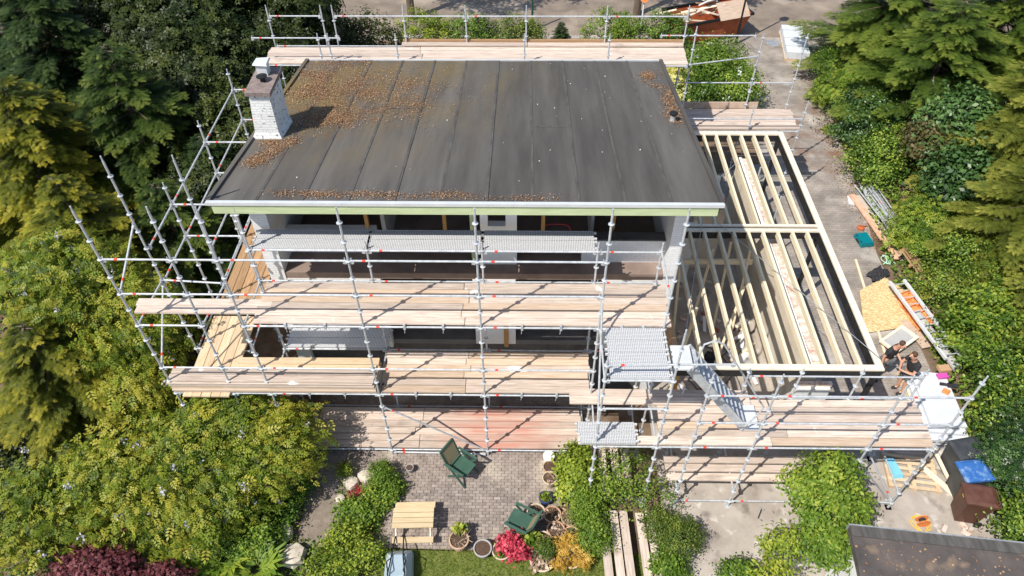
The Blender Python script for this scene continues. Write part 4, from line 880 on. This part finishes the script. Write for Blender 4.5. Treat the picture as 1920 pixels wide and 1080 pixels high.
# garage with flat roof in the corner
gg = thing('garage', 'flat felt roofed garage at the lower right corner of the garden', 'garage', (9.05,-3.16,0), math.radians(-6))
MB().box(-.9,6,-5,-.12,0,2.2).build('wall', WHITEBRICK, gg); rf = MB().box(-1.05,6.1,-5.1,-.025,2.2,2.36).build('roof', FELT2, gg)
MB().box(-1.08,6.1,-.025,.0,2.2,2.42).build('edge_trim', STEEL_OLD, gg); MB().box(-1.05,6.1,-.26,-.025,2.362,2.40).build('roof_upstand', SEAM, gg)
n = 260; q = np.column_stack([RNG.uniform(-1,5.5,n), -0.35-np.abs(RNG.normal(0,.9,n)), np.full(n,2.368)])
stuff(leaves('fallen_leaves','round', q, rnd(n)*.3+np.array([0,0,1]), rnd(n), RNG.uniform(.03,.07,n), RNG.uniform(.2,1,n), L_LITTER, gg))

# ------------------------------------------------------------------ garden furniture and pots
def garden_chair(label, loc, rz_):
    t = thing('garden_chair', label, 'chair', loc, rz_, 'green plastic garden chairs')
    g = GREENPLASTIC
    MB().add([(-.24,-.24,.40),(.24,-.24,.40),(.22,.24,.44),(-.22,.24,.44),(-.25,-.25,.43),(.25,-.25,.43),(.23,.25,.47),(-.23,.25,.47)],[(0,3,2,1),(4,5,6,7),(0,1,5,4),(1,2,6,5),(2,3,7,6),(3,0,4,7)]).build('seat', g, t)
    bf = MB()
    for s in (-1,1): bf.bar((s*.23,-.24,.40),(s*.24,-.48,1.02),.045,.035)
    bf.bar((-.24,-.48,1.02),(.24,-.48,1.02),.045,.05); bf.bar((-.23,-.26,.47),(.23,-.26,.47),.04,.05)
    bk_ = bf.build('backrest', g, t)
    MB().add([(-.21,-.27,.50),(.21,-.27,.50),(.215,-.465,1.0),(-.215,-.465,1.0)],[(0,1,2,3)]).build('mesh_panel', MESHCLOTH, bk_)
    for s in (-1,1):
        MB().bar((s*.29,-.34,.66),(s*.29,.24,.64),.06,.03).build('armrest', g, t)
        MB().bar((s*.27,.26,.01),(s*.27,-.24,.62),.05,.03).build('leg', g, t); MB().bar((s*.25,-.30,.01),(s*.25,.22,.62),.05,.03).build('leg', g, t)
    return t
garden_chair('green garden chair near the scaffold, facing the patio, tan mesh back', (-.62,-.62,.02), math.radians(-124)).scale = (1.03,1.03,.98)
garden_chair('green garden chair among the flower pots, facing left', (.86,-2.10,.02), math.radians(62)).scale = (1.03,1.03,.98)
pt = thing('picnic_table', 'small pale wooden picnic table with two benches on the patio', 'table', (-1.74,-2.1,.02), math.radians(2))
for i in range(4): MB().box(-.5,.5,-.06,.06,-.012,.012).build('table_board', TABLEWOOD, pt, (0,-.2+.135*i,.53))
for s in (-1,1):
    MB().box(-.5,.5,-.075,.075,-.012,.012).build('bench_board', TABLEWOOD, pt, (0,s*.46,.30))
    for e in (-1,1): MB().bar((s*.42,e*.42,0),(s*.42,e*.16,.52),.03,.06).build('leg', BEAMTOP, pt)
    MB().bar((s*.42,-.5,.27),(s*.42,.5,.27),.03,.06).build('cross_bar', BEAMTOP, pt)
wb = thing('wheelbarrow', 'grey wheelbarrow turned upside down on the lawn edge', 'wheelbarrow', (-2.0,-3.2,0), math.radians(4))
ty = MB(); secs = [(-.62,.30,.02),(-.55,.29,.36),(.45,.30,.42),(.62,.26,.02)]
ty.add([(-.33,.42,.05),(.33,.42,.05),(.36,-.62,.05),(-.36,-.62,.05),(-.31,.38,.28),(.31,.38,.28),(.33,-.55,.3),(-.33,-.55,.3),(-.2,.2,.5),(.2,.2,.5),(.22,-.35,.52),(-.22,-.35,.52)],[(0,1,5,4),(1,2,6,5),(2,3,7,6),(3,0,4,7),(4,5,9,8),(5,6,10,9),(6,7,11,10),(7,4,8,11),(8,9,10,11)])
ob = ty.build('tray', TRAY, wb); ob.modifiers.new('bev','BEVEL').width = .03; ob.modifiers['bev'].segments = 3
for s in (-1,1): MB().path([(s*.1,.72,.36),(s*.14,.1,.56),(s*.2,-.3,.58),(s*.08,-.75,.5)],.016,6).path([(s*.14,.1,.56),(s*.22,-.05,.70),(s*.18,-.28,.72),(s*.2,-.3,.58)],.014,6).build('handle', DARKMETAL, wb)
MB().tube((-.03,-.95,.42),(.03,-.95,.42),.18,None,16).build('wheel', RUBBER, wb)
def pot(label, x, y, r, h, m, plant=None, z=.02):
    t = thing('flower_pot', label, 'flower pot', (x,y,z), 0, 'flower pots on the patio')
    MB().lathe((0,0,0),[(r*.68,0),(r*.95,h*.82),(r*1.03,h*.84),(r*1.03,h),(r*.9,h),(r*.88,h*.86)],18,True,False).build('pot', m, t)
    MB().lathe((0,0,0),[(r*.89,h*.87),(r*.4,h*.91),(r*.05,h*.92)],14,False,True).build('soil', POTSOIL, t)
    if plant:
        pm, kind, npl, sz, ph_ = plant
        P = np.clip(rnd(npl),-1.7,1.7)*np.array([r*.42,r*.42,ph_*.35]); P[:,2] = np.abs(P[:,2])+h*.92
        leaves('plant', kind, P, rnd(npl)*.6+np.array([0,0,.8]), rnd(npl)+P*np.array([2,2,0]), sz*RNG.uniform(.6,1.3,npl), RNG.uniform(.1,1,npl), pm, t)
    return t
DRY = (L_DEAD,'leaf',46,.085,.03)
for a in [
 ('terracotta pot with bare soil nearest the scaffold and white bucket',1.66,-.52,.19,.3,TERRA,None),
 ('cream pot with dry stalks, second behind the lime shrub',1.64,-.86,.19,.34,CREAMPOT,DRY),
 ('blue glazed pot with a leafy green plant',1.52,-1.36,.17,.26,BLUEPOT,(L_BRIGHT,'leaf',60,.10,.15)),
 ('wide cream pot beside the chair with grey stones and stalks',1.28,-1.78,.23,.28,CREAMPOT,DRY),
 ('terracotta pot with brown shells in the middle of the group',1.68,-1.84,.22,.3,TERRA,DRY),
 ('terracotta pot at the back against the lime shrub',2.08,-1.55,.18,.28,TERRA,DRY),
 ('terracotta pot with purple grey succulent stalks',2.12,-1.92,.22,.28,TERRA,(L_DEAD,'cluster',60,.12,.1)),
 ('terracotta pot with pale shells nearest the golden shrub and chair',1.76,-2.22,.22,.26,TERRA,DRY),
 ('terracotta pot with dry leaves above the golden shrub',2.14,-2.35,.21,.26,TERRA,DRY),
 ('cream wicker pot lying between chair and heather',1.44,-2.45,.2,.22,CREAMPOT,DRY),
 ('small grey pot alone on the patio bricks',-2.04,-.52,.10,.2,GREYPOT,None),
 ('large brown pot with pale dead stalks at the lawn edge',-.60,-2.55,.24,.34,TERRA,(L_DEAD,'blade',50,.2,.04)),
 ('small pot behind the large brown pot, weed growing out',-.58,-2.28,.18,.3,GREYPOT,(L_LIME,'leaf',60,.14,.25)),
 ('grey pot of dark soil with a hanging tap at the lawn edge',-.02,-2.72,.22,.26,GREYPOT,None),
 ('cream bowl left of the crimson maple on the lawn edge',.44,-2.75,.23,.2,CREAMPOT,(L_BRIGHT,'leaf',30,.12,.1)),
 ('pot with broad green leaves behind the crimson maple',1.12,-2.52,.2,.26,TERRA,(L_BRIGHT,'round',60,.16,.3)),
 ('long basket of dry wood chips between the maple and golden shrub',1.42,-2.95,.3,.18,CREAMPOT,(L_DEAD,'leaf',160,.14,.06)),
 ('pale bowl overgrown by the golden shrub',2.12,-2.95,.22,.2,CREAMPOT,(L_ORANGE,'cluster',50,.12,.12))]: pot(*a)
bu = thing('bucket', 'white plastic bucket under the scaffold ledger', 'bucket', (1.63,-.2,.02))
MB().lathe((0,0,0),[(.11,0),(.14,.28),(.15,.28),(.15,.30)],16).build('body', PLASTICWHITE, bu); MB().lathe((0,0,0),[(.155,.30),(.155,.32),(.02,.33)],16).build('lid', PLASTICWHITE, bu)
for i, (x, y, s) in enumerate(((-3.55,-.92,.22),(-3.2,-.72,.2),(-2.95,-.62,.18),(-3.75,-1.35,.14),(-5.0,-2.3,.3),(-4.6,-2.9,.35),(-3.5,-1.7,.16))):
    sm = MB().lathe((0,0,0),[(s*.7,0),(s,.3*s),(s*.85,.7*s),(s*.3,.85*s)],9); sm.v = [(v[0]*(1+.2*math.sin(v[1]*9+i)),v[1]*(.8+.15*math.cos(v[0]*7)),v[2]) for v in sm.v]
    tag(sm.build('garden_stone', STONE, None, (x,y,0)), ['large pale boulder at the left corner of the rock bed','flat tan stone beside the round box shrub','small tan stone right of the flat stone','small stone behind the boulder in the bed','brown stepping stone in the fern bed','paving stone low in the fern bed near the edge','stone half hidden under the red flowering plant'][i], 'stone', 'stones in the garden bed')

# ------------------------------------------------------------------ the street and back garden
sk = thing('skip_container', 'rusty orange skip heaped with timber and boards on the drive', 'skip', (9.8,23.9,0), math.radians(20))
MB().add([(-1.5,-.8,.15),(1.5,-.8,.15),(1.5,.8,.15),(-1.5,.8,.15),(-1.9,-.95,1.2),(1.9,-.95,1.2),(1.9,.95,1.2),(-1.9,.95,1.2)],[(0,3,2,1),(0,1,5,4),(1,2,6,5),(2,3,7,6),(3,0,4,7)]).build('hull', RUST, sk)
MB().box(-1.95,1.95,-1.0,-.92,1.12,1.24).box(-1.95,1.95,.92,1.0,1.12,1.24).box(-1.98,-1.9,-1,1,1.12,1.24).box(1.9,1.98,-1,1,1.12,1.24).build('rim', DARKMETAL, sk)
for i in range(16):
    c = (random.gauss(-.3,.8),random.gauss(0,.35),1.15+.3*random.random()); L = random.uniform(.9,2.2)
    board_ = MB().box(-L/2,L/2,-.06,.06,-.015,.015).build('timber_offcut', random.choice([PLANK_NEW,PLANK,BEAMTOP,PLANK_BROWN]), None, Vector((9.8,23.9,0))+Matrix.Rotation(math.radians(20),3,'Z')@Vector(c), (random.uniform(-.25,.25),random.uniform(-.35,.25),random.uniform(-.9,.9)))
    tag(board_, 'splintered timber offcut heaped in the skip', 'timber', 'timber offcuts heaped in the skip')
tag(MB().obox((0,0,0),1.6,.9,.04).build('board_panel', PLY, None, (10.9,23.5,1.45), (.7,0,.35)), 'brown panel standing on edge at the right end of the skip', 'panel')
tag(MB().obox((0,0,0),1.0,.06,.7).obox((0,0,0),.9,.08,.05).build('window_sash', WHITE, None, (9.9,24.0,1.65), (.9,0,.5)), 'old white window sash thrown on top of the skip', 'window sash')
lp = thing('lamp_post', 'black lamp post beside the skip, leaning over the drive', 'lamp post', (11.2,22.9,0))
MB().tube((0,0,0),(0,0,1),.07,None,10).tube((0,0,1),(0,.05,5.2),.05,.04,10).build('pole', DARKMETAL, lp); MB().lathe((0,.05,5.2),[(.05,0),(.22,.1),(.18,.35),(.04,.45)],12).build('lamp_head', DARKMETAL, lp)
pl = pallet((13.9,22.6,0), math.radians(-8), 'pallet loaded with a wrapped white pack on the drive', PLANK_NEW, 2.8,1.1,6)
wp = MB().box(-.52,.52,-1.38,1.38,.125,.45).box(-.5,.5,-1.3,1.2,.45,.47).build('wrapped_pack', FOAM, pl)
for yy in (-.8,0,.8): MB().box(-.53,.53,yy-.02,yy+.02,.2,.476).build('strap', GREYWALL, wp)
tag(MB().lathe((0,0,0),[(.32,0),(.32,.012),(.02,.013)],20).build('manhole_cover', STEEL_OLD, None, (13.03,23.0,.004)), 'round iron manhole cover in the drive near the street', 'manhole cover')
sg = thing('street_sign_post', 'white post with a round orange sign at the street edge', 'sign post', (6.5,22.9,0)); MB().tube((0,0,0),(0,0,2.4),.035,None,8).build('post', WHITE, sg); MB().lathe((0,0,0),[(.2,-.01),(.2,.01)],16).build('sign_plate', ORANGE, sg, (0,-.05,2.3), (math.pi/2-.3,0,0))
tag(MB().tube((0,0,0),(0,0,2.6),.05,.05,10).lathe((0,0,2.6),[(.06,0),(.02,.05)],10).build('bollard_post', mat('green post paint',(0.02,.08,.05),.5), None, (1.3,24.3,0)), 'thin dark green post on the street', 'post')

# ------------------------------------------------------------------ trees and shrubs
G_L = 'trees left of the house'
for a in (
 ('golden_conifer','golden tipped conifer at the left edge, tallest by the scaffold',-11.2,4.4,5.9,3.1,L_GOLD,'plume'),
 ('golden_conifer','golden tipped conifer low at the left edge before the tall one',-10.9,.7,4.4,2.6,L_GOLD,'yew'),
 ('golden_conifer','golden tipped conifer in the far left corner of the frame',-13.6,7.4,7.0,3.3,L_GOLD,'yew'),
 ('feathery_conifer','green feathery conifer behind the golden one, upper left',-11.4,9.3,7.0,3.2,L_DEEPCON,'layered'),
 ('feathery_conifer','green feathery conifer beside the left scaffold standards',-9.4,5.6,4.8,2.3,L_DEEPCON,'layered'),
 ('dark_conifer','dark conifer close to the chimney side scaffold',-9.0,8.2,4.6,1.9,L_SHADECON,'layered'),
 ('dark_conifer','dark conifer at the far top left corner',-15.2,12.6,8.2,3.6,L_SHADECON,'plume'),
 ('dark_conifer','dark conifer at the extreme left beyond the others',-20.5,18.5,10.5,4.4,L_SHADECON,'layered'),
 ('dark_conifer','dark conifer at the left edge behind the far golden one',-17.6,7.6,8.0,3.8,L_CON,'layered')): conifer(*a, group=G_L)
broad_tree('maple_tree', 'shade-dark leaved broad tree behind the chimney', 'tree', [(-10.4,12.6,4.0,2.2,2.0,1.8),(-8.6,13.2,3.4,1.8,1.7,1.7),(-11.8,14.4,4.6,2.2,2.0,1.8)], L_SHADEBROAD, 300, 40, .55, .26, 'cluster', .18, G_L)
broad_tree('maple_tree', 'dark broad tree at the top edge left of the rear scaffold', 'tree', [(-11.5,18.0,4.6,2.6,2.4,2.2),(-8.8,17.4,3.8,2.0,1.8,2.0),(-14.5,17.0,5.6,2.6,2.4,2.2)], L_SHADEBROAD, 300, 38, .6, .28, 'cluster', .2, G_L)
broad_tree('maple_tree', 'bushy dark tree beside the rear left scaffold corner', 'tree', [(-8.3,10.3,3.0,1.5,1.5,1.8),(-8.8,8.3,2.4,1.5,1.5,1.6)], L_SHADEBROAD, 150, 38, .5, .24, 'cluster', .12, G_L)
broad_tree('hedge_shrub', 'dark evergreen hedge at the top behind the rear deck', 'shrub', [(-8.5,21.0,1.4,1.6,1.2,1.4),(-6.3,20.8,1.2,1.5,1.0,1.2),(-10.8,21.6,1.8,1.6,1.2,1.8)], L_SHADEBROAD, 160, 36, .45, .2, 'leaf', .06)
# wisteria over the left garden
broad_tree('wisteria', 'wisteria with yellow green leaves and lilac blossom sprawling over the lower left garden', 'wisteria',
  [(-5.25,-.55,1.3,.95,.9,1.0),(-6.3,-.4,1.6,1.2,1.0,1.0),(-7.3,-1.1,1.5,1.2,1.1,1.0),(-5.9,-1.4,1.1,1.1,.9,.9),(-8.4,-1.7,1.5,1.2,1.0,1.0),(-9.5,-2.2,1.5,1.2,1.0,1.0),(-7.3,-2.3,1.0,1.2,.9,.9),(-10.6,-2.6,1.4,1.2,1.0,1.0)], L_WIST, 640, 17, .40, .24, 'pinnate', .08, flowers=(F_LILAC,120,.12), tintbase=.5, tintvar=.42)
broad_tree('wisteria', 'wisteria climbing the conifers beside the left scaffold standards', 'wisteria', [(-9.2,1.9,3.0,1.2,1.2,1.5),(-9.0,.7,1.9,1.0,.9,1.1),(-10.6,2.3,4.2,1.2,1.2,1.2)], L_WIST, 270, 15, .45, .25, 'pinnate', .08, flowers=(F_LILAC,60,.12), tintbase=.48, tintvar=.42)
broad_tree('ivy_shrub', 'dark ivy covered shrub in the shade left of the wisteria', 'shrub', [(-11.0,-.6,.9,1.6,1.3,.9),(-9.2,-.3,.7,1.1,.9,.8),(-13,-1.4,.9,1.8,1.4,1.0)], L_SHADEBROAD, 180, 34, .4, .15, 'leaf', .05)
broad_tree('red_maple', 'dark red maple cut by the lower left corner', 'tree', [(-8.7,-3.75,1.0,.8,.45,.4),(-7.3,-3.85,.8,.5,.3,.25)], L_RED, 110, 30, .3, .13, 'tuft', .05)
# right side
G_R = 'trees right of the driveway'
for a in (
 ('tall_conifer','green feathery conifer overhanging the pallet at the upper right',16.7,19.6,6.6,4.1,L_CON,'layered'),
 ('tall_conifer','green feathery conifer in front of the overhanging one',16.8,15.4,5.6,3.7,L_CON,'layered'),
 ('tall_conifer','green conifer in the top right corner',20.6,17.5,8.5,4.2,L_CON,'plume'),
 ('tall_conifer','green conifer at the right edge behind the yews',21.5,13.0,7.5,3.8,L_CON,'layered'),
 ('yew_tree','yellow green yew with drooping tips at the right edge',18.3,10.8,6.0,3.9,L_YEW,'yew'),
 ('yew_tree','yellow green yew spreading over the hedge beside the tubes',16.7,7.2,4.4,3.1,L_YEW,'yew'),
 ('yew_tree','olive yew at the far right edge behind the other yews',20.6,8.4,6.6,3.7,L_YEW,'yew'),
 ('golden_cypress','bright yellow green cypress at the right edge behind the ladder',15.9,4.2,3.2,2.1,L_YEW,'plume'),
 ('golden_cypress','bright yellow green cypress at the right edge behind the insulation boards',15.2,1.2,3.0,2.0,L_LIMECON,'plume'),
 ('golden_cypress','yellow green cypress in the lower right hedge corner',14.4,-1.7,2.6,1.7,L_LIMECON,'plume')): conifer(*a, group=G_R)
broad_tree('laurel_tree', 'glossy laurel with long leaves between the conifers on the right', 'tree', [(16.4,12.0,2.4,1.2,1.3,1.3),(15.7,9.6,1.9,1.0,1.0,1.1)], L_LAUREL, 130, 34, .55, .27, 'leaf', .1, G_R)
broad_tree('bronze_shrub', 'bronze leaved shrub beside the laurel', 'shrub', [(15.5,11.6,2.1,.75,.95,.8),(15.8,9.9,1.7,.6,.7,.6)], L_BRONZE, 80, 34, .4, .17, 'tuft', .06)
for i, (x, y, rr, h, mm) in enumerate(((14.7,19.4,.9,1.0,L_IVY),(14.5,17.2,1.0,1.1,L_BRIGHT),(14.3,14.8,1.1,1.2,L_LAUREL),(14.3,12.4,1.0,1.0,L_IVY),(14.6,8.4,.9,1.0,L_BRIGHT),(14.5,6.0,1.0,1.2,L_IVY),(14.2,3.6,.9,1.2,L_BRIGHT),(13.9,1.4,.9,1.3,L_IVY),(13.4,-.6,.8,1.2,L_LAUREL),(13.1,-2.4,.7,1.1,L_IVY))):
    broad_tree('hedge_bush', ['leafy bush beside the wrapped pallet','leafy bush at the drive bend below the pallet','dark glossy bush right of the drive scaffold','leafy bush behind the heap of tubes','leafy bush between the tubes and tilted pallet','leafy bush behind the orange tarpaulin','leafy bush beside the ladder foot','leafy bush right of the insulation boards','leafy bush behind the grey and blue bins','leafy bush behind the brown bin'][i], 'bush', [(x,y,h*.6,rr,rr*1.2,h*.75),(x+.7,y+.6,h*.9,rr,rr,h*.8)], mm, 100, 34, .40, [.11,.13,.16,.12,.14,.11,.13,.15,.12,.14][i], ['leaf','cluster','leaf','round','cluster','leaf','tuft','leaf','cluster','leaf'][i], .05, 'hedge bushes along the drive', tintvar=.5)
broad_tree('rhododendron', 'rounded green bush with white blossom beside the drive', 'bush', [(8.9,18.6,1.0,1.3,1.2,1.0),(10.0,17.6,.8,1.0,1.1,.9),(9.6,19.6,.9,1.2,.9,.9),(8.0,17.0,.8,1.0,1.0,.8)], L_IVY, 260, 34, .38, .15, 'leaf', .06, flowers=(F_WHITE,20,.16))
broad_tree('yellow_shrub', 'pale yellow flowering shrub between the deck and the white bush', 'bush', [(7.3,17.6,.9,.6,.9,.9),(7.0,16.2,.7,.5,.7,.7)], L_YELLOWFL, 60, 36, .3, .12, 'cluster', .04)
for i, (x, y, rr, h, mm) in enumerate(((-3.9,21.6,1.2,2.0,L_LIME),(-1.7,21.6,1.2,1.9,L_IVY),(0.4,21.8,1.2,1.8,L_CON),(4.9,21.6,1.3,2.1,L_BRIGHT),(7.1,21.2,1.3,2.2,L_IVY))):
    broad_tree('border_shrub', ['lime green shrub in the rear border, leftmost','dark green shrub in the rear border beside the lime one','feathery shrub in the rear border near the green post','leafy shrub in the rear border under the sign post','leafy shrub in the rear border beside the skip'][i], 'shrub', [(x,y,h*.5,rr,.7,h*.6),(x+.7,y+.1,h*.45,rr*.7,.6,h*.5)], mm, 90, 34, .3, .13, 'leaf', .04, 'shrubs in the rear border')
conifer('dwarf_conifer', 'small cone shaped dwarf conifer in the rear border', 2.65, 22.1, 1.5, .7, L_SHADECON, 'layered', cat='shrub')
tt = thing('street_tree', 'bare trunk of a street tree rising past the top edge', 'tree', (-4.9,25.6,0)); MB().tube((0,0,0),(0.05,.1,9.5),.2,.13,9).tube((.05,.1,7.5),(-1.5,-2.3,10.3),.09,.04,6).tube((.05,.1,8.5),(1.4,-.9,11),.09,.04,6).build('trunk', BARK, tt)
P, Nn, A_, Sz, T = blob_leaves([(-1.5,-2.5,10.5,2.8,2.2,1.3),(1.5,-1.0,11.2,2.4,2.2,1.3)], 200, 40, .5, .22); leaves('crown','leaf',P,Nn,A_,Sz,T,L_IVY,tt)  # unseen crown added above the trunk, leaned toward the house to shade the street
t2 = copy_tree(tt); t2.location = (6.7,26.0,0); tag(t2, 'pale street tree trunk behind the sign post', 'tree')  # copied crown is unseen too, added to shade the top of the drive
# front garden
broad_tree('lime_shrub', 'lime yellow evergreen shrub beside the pots', 'shrub', [(2.3,-.75,.6,.42,.55,.55),(2.2,-1.25,.5,.32,.35,.4)], L_LIME, 120, 26, .22, .12, 'round', .03)
broad_tree('green_shrub', 'bright green bushy shrub right of the pots', 'shrub', [(2.55,-1.75,.5,.38,.45,.55),(2.65,-2.4,.45,.38,.5,.5)], L_BRIGHT, 130, 28, .22, .085, 'leaf', .03)
broad_tree('loose_shrub', 'loose twiggy green shrub growing through the plank walkway', 'shrub', [(3.45,-1.0,.9,.7,.55,.7),(4.0,-1.5,.6,.7,.4,.4),(3.0,-1.6,.6,.4,.4,.5)], L_BRIGHT, 90, 18, .3, .10, 'leaf', .03, fill=.1)
broad_tree('box_shrub', 'round clipped green shrub by the concrete yard', 'shrub', [(4.75,-2.45,.4,.48,.48,.45),(4.3,-2.2,.35,.4,.45,.4)], L_CON, 150, 34, .16, .07, 'leaf', .03)
broad_tree('low_shrub', 'low bright shrub at the foot of the round clipped shrub', 'shrub', [(4.4,-3.2,.3,.35,.4,.3)], L_BRIGHT, 50, 26, .2, .11, 'leaf', .03)
broad_tree('young_tree', 'bright green young tree before the right scaffold', 'tree', [(8.05,-1.7,2.0,.62,.6,.6),(7.85,-2.4,1.8,.62,.6,.7),(8.3,-2.2,1.6,.6,.6,.7),(7.9,-3.1,1.5,.6,.5,.6),(7.3,-1.95,2.1,.35,.3,.3)], L_BRIGHT, 260, 26, .26, .14, 'leaf', .05, fill=.2)
broad_tree('young_tree', 'small yellow green sapling left of the bright young tree', 'tree', [(6.9,-3.0,1.2,.4,.35,.4),(6.6,-3.6,1.0,.4,.3,.35)], L_LIME, 50, 20, .26, .13, 'leaf', .03, fill=.1)
broad_tree('low_shrub', 'dark leafy shrub at the bottom edge of the yard', 'shrub', [(6.0,-3.4,.35,.45,.35,.35)], L_IVY, 60, 26, .2, .11, 'leaf', .03)
broad_tree('box_ball', 'light green clipped box ball in the rock bed', 'shrub', [(-2.75,-.78,.32,.30,.30,.30)], L_BRIGHT, 90, 24, .12, .06, 'leaf', .02)
broad_tree('bed_plant', 'green perennial mound in the rock bed by the picnic table', 'plant', [(-2.75,-1.3,.18,.4,.4,.25),(-3.15,-1.75,.2,.5,.4,.28),(-2.45,-1.1,.15,.25,.4,.22)], L_BRIGHT, 120, 22, .2, .11, 'leaf', .02)
broad_tree('bed_plant', 'magenta heather in the rock bed', 'plant', [(-3.3,-1.28,.15,.2,.16,.15)], L_CRIMSON, 24, 24, .12, .05, 'leaf', .02)
broad_tree('bed_plant', 'mixed yellow green plant in the lower bed beside the wheelbarrow', 'plant', [(-3.3,-2.6,.25,.5,.5,.35),(-2.8,-2.95,.3,.4,.4,.35),(-3.6,-3.3,.3,.6,.5,.35)], L_LIME, 150, 22, .24, .11, 'leaf', .02, tintvar=.4)
broad_tree('bed_plant', 'dark green mound beside the shaded path', 'plant', [(-4.95,-1.15,.3,.45,.5,.38),(-5.2,-1.75,.3,.6,.4,.32)], L_IVY, 130, 30, .2, .085, 'leaf', .02, tintbase=.25)
broad_tree('bed_plant', 'leafy green plant at the foot of the wisteria', 'plant', [(-5.5,-2.6,.3,.6,.5,.4),(-6.2,-2.4,.35,.5,.5,.45)], L_BRIGHT, 120, 24, .24, .12, 'leaf', .02)
broad_tree('yellow_plant', 'small golden leaved plant at the edge of the shaded path', 'plant', [(-3.72,-.62,.2,.16,.18,.22)], L_LIME, 24, 22, .12, .07, 'leaf', .02)
broad_tree('crimson_maple', 'crimson dwarf maple among the pots', 'shrub', [(.62,-2.66,.40,.20,.20,.18),(.85,-2.84,.34,.20,.18,.15),(.74,-2.56,.30,.16,.14,.12)], L_CRIMSON, 46, 18, .17, .10, 'tuft', .02, tintvar=.5)
broad_tree('golden_spirea', 'golden orange leaved shrub in pots at the lawn edge', 'shrub', [(1.92,-2.66,.32,.19,.14,.12),(2.25,-2.62,.34,.17,.2,.13),(2.38,-2.95,.3,.15,.18,.12),(1.85,-3.12,.26,.16,.12,.1)], L_ORANGE, 44, 16, .16, .08, 'cluster', .02)
broad_tree('heather_pot', 'dark green heather mound between the pots', 'shrub', [(1.5,-2.72,.3,.22,.22,.24)], L_CON, 50, 26, .12, .06, 'leaf', .02)
for i, (x, y, s) in enumerate(((-6.2,-3.1,.8),(-5.4,-3.3,.9),(-6.9,-2.9,.6))):
    n_ = 60; a = RNG.uniform(0,6.28,n_); Ax = np.stack([np.cos(a),np.sin(a),np.full(n_,.55)],1)
    t = thing('fern', ['fern fronds left in the shaded bed below the wisteria','larger yellow green fern beside the stepping stones','small fern tucked under the wisteria'][i], 'fern', (x,y,0), 0, 'ferns below the wisteria')
    leaves('frond','spray', np.stack([.1*np.cos(a),.1*np.sin(a),np.full(n_,.25)],1), np.stack([-np.cos(a)*.5,-np.sin(a)*.5,np.ones(n_)],1)+rnd(n_)*.1, Ax, s*RNG.uniform(.6,1,n_), RNG.uniform(.3,.9,n_), L_BRIGHT, t)
# grass and ground cover
n = 26000; P = np.column_stack([RNG.uniform(-2.55,4.3,n), RNG.uniform(-4.6,-2.66,n), np.full(n,0.0)])
a = RNG.uniform(0,6.28,n); stuff(leaves('grass','blade', P, np.stack([np.cos(a)*.5,np.sin(a)*.5,np.full(n,.8)],1), np.stack([-np.cos(a),-np.sin(a),np.full(n,.7)],1)+rnd(n)*.3, RNG.uniform(.05,.11,n), RNG.uniform(.1,1,n), L_GRASS))['label'] = 'short lawn grass below the patio'
n = 9000; P = np.column_stack([RNG.uniform(-12,-2.6,n), RNG.uniform(-4.6,-1.0,n), np.abs(RNG.normal(0,.06,n))])
P = P[~((P[:,0]>-4.7)&(P[:,0]<-3.9)&(P[:,1]>-2.4))]; n = len(P)
stuff(leaves('ground_cover','leaf', P, rnd(n)*.4+np.array([0,0,1]), rnd(n), RNG.uniform(.06,.13,n), RNG.uniform(0,.8,n), L_IVY))['label'] = 'low leafy ground cover in the garden beds'
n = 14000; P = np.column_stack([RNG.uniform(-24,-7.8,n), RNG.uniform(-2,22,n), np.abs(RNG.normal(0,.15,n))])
stuff(leaves('undergrowth','leaf', P, rnd(n)*.4+np.array([0,0,1]), rnd(n), RNG.uniform(.12,.25,n), RNG.uniform(0,.6,n), L_SHADEBROAD))['label'] = 'dark undergrowth beneath the trees on the left'
n = 14000; P = np.column_stack([RNG.uniform(14.6,26,n), RNG.uniform(-5,22,n), np.abs(RNG.normal(.1,.2,n))])
stuff(leaves('undergrowth','leaf', P, rnd(n)*.4+np.array([0,0,1]), rnd(n), RNG.uniform(.1,.22,n), RNG.uniform(0,.8,n), L_IVY))['label'] = 'leafy undergrowth beneath the trees on the right'
n = 2600; P = np.column_stack([13.4+RNG.normal(0,.28,n)+.0*RNG.random(n), RNG.uniform(8,21,n), np.full(n,.012)]); P[:,0] += np.clip((P[:,1]-12)*.06,0,1)
stuff(leaves('drive_litter','round', P, rnd(n)*.3+np.array([0,0,1]), rnd(n), RNG.uniform(.03,.06,n), RNG.uniform(0,.7,n), L_LITTER))['label'] = 'brown fallen needles along the drive edge'

n = 9000; P = np.column_stack([RNG.uniform(13.0,15.0,n), RNG.uniform(-4,20,n), np.abs(RNG.normal(.05,.12,n))]); P = P[P[:,0] > 13.25+np.clip((P[:,1]-8)*.09,0,1.1)-.35*(P[:,1]<1)]; n = len(P)
stuff(leaves('ground_ivy','round', P, rnd(n)*.5+np.array([0,0,1]), rnd(n), RNG.uniform(.07,.14,n), RNG.uniform(.1,.9,n), L_IVY))['label'] = 'ivy ground cover along the right edge of the drive'
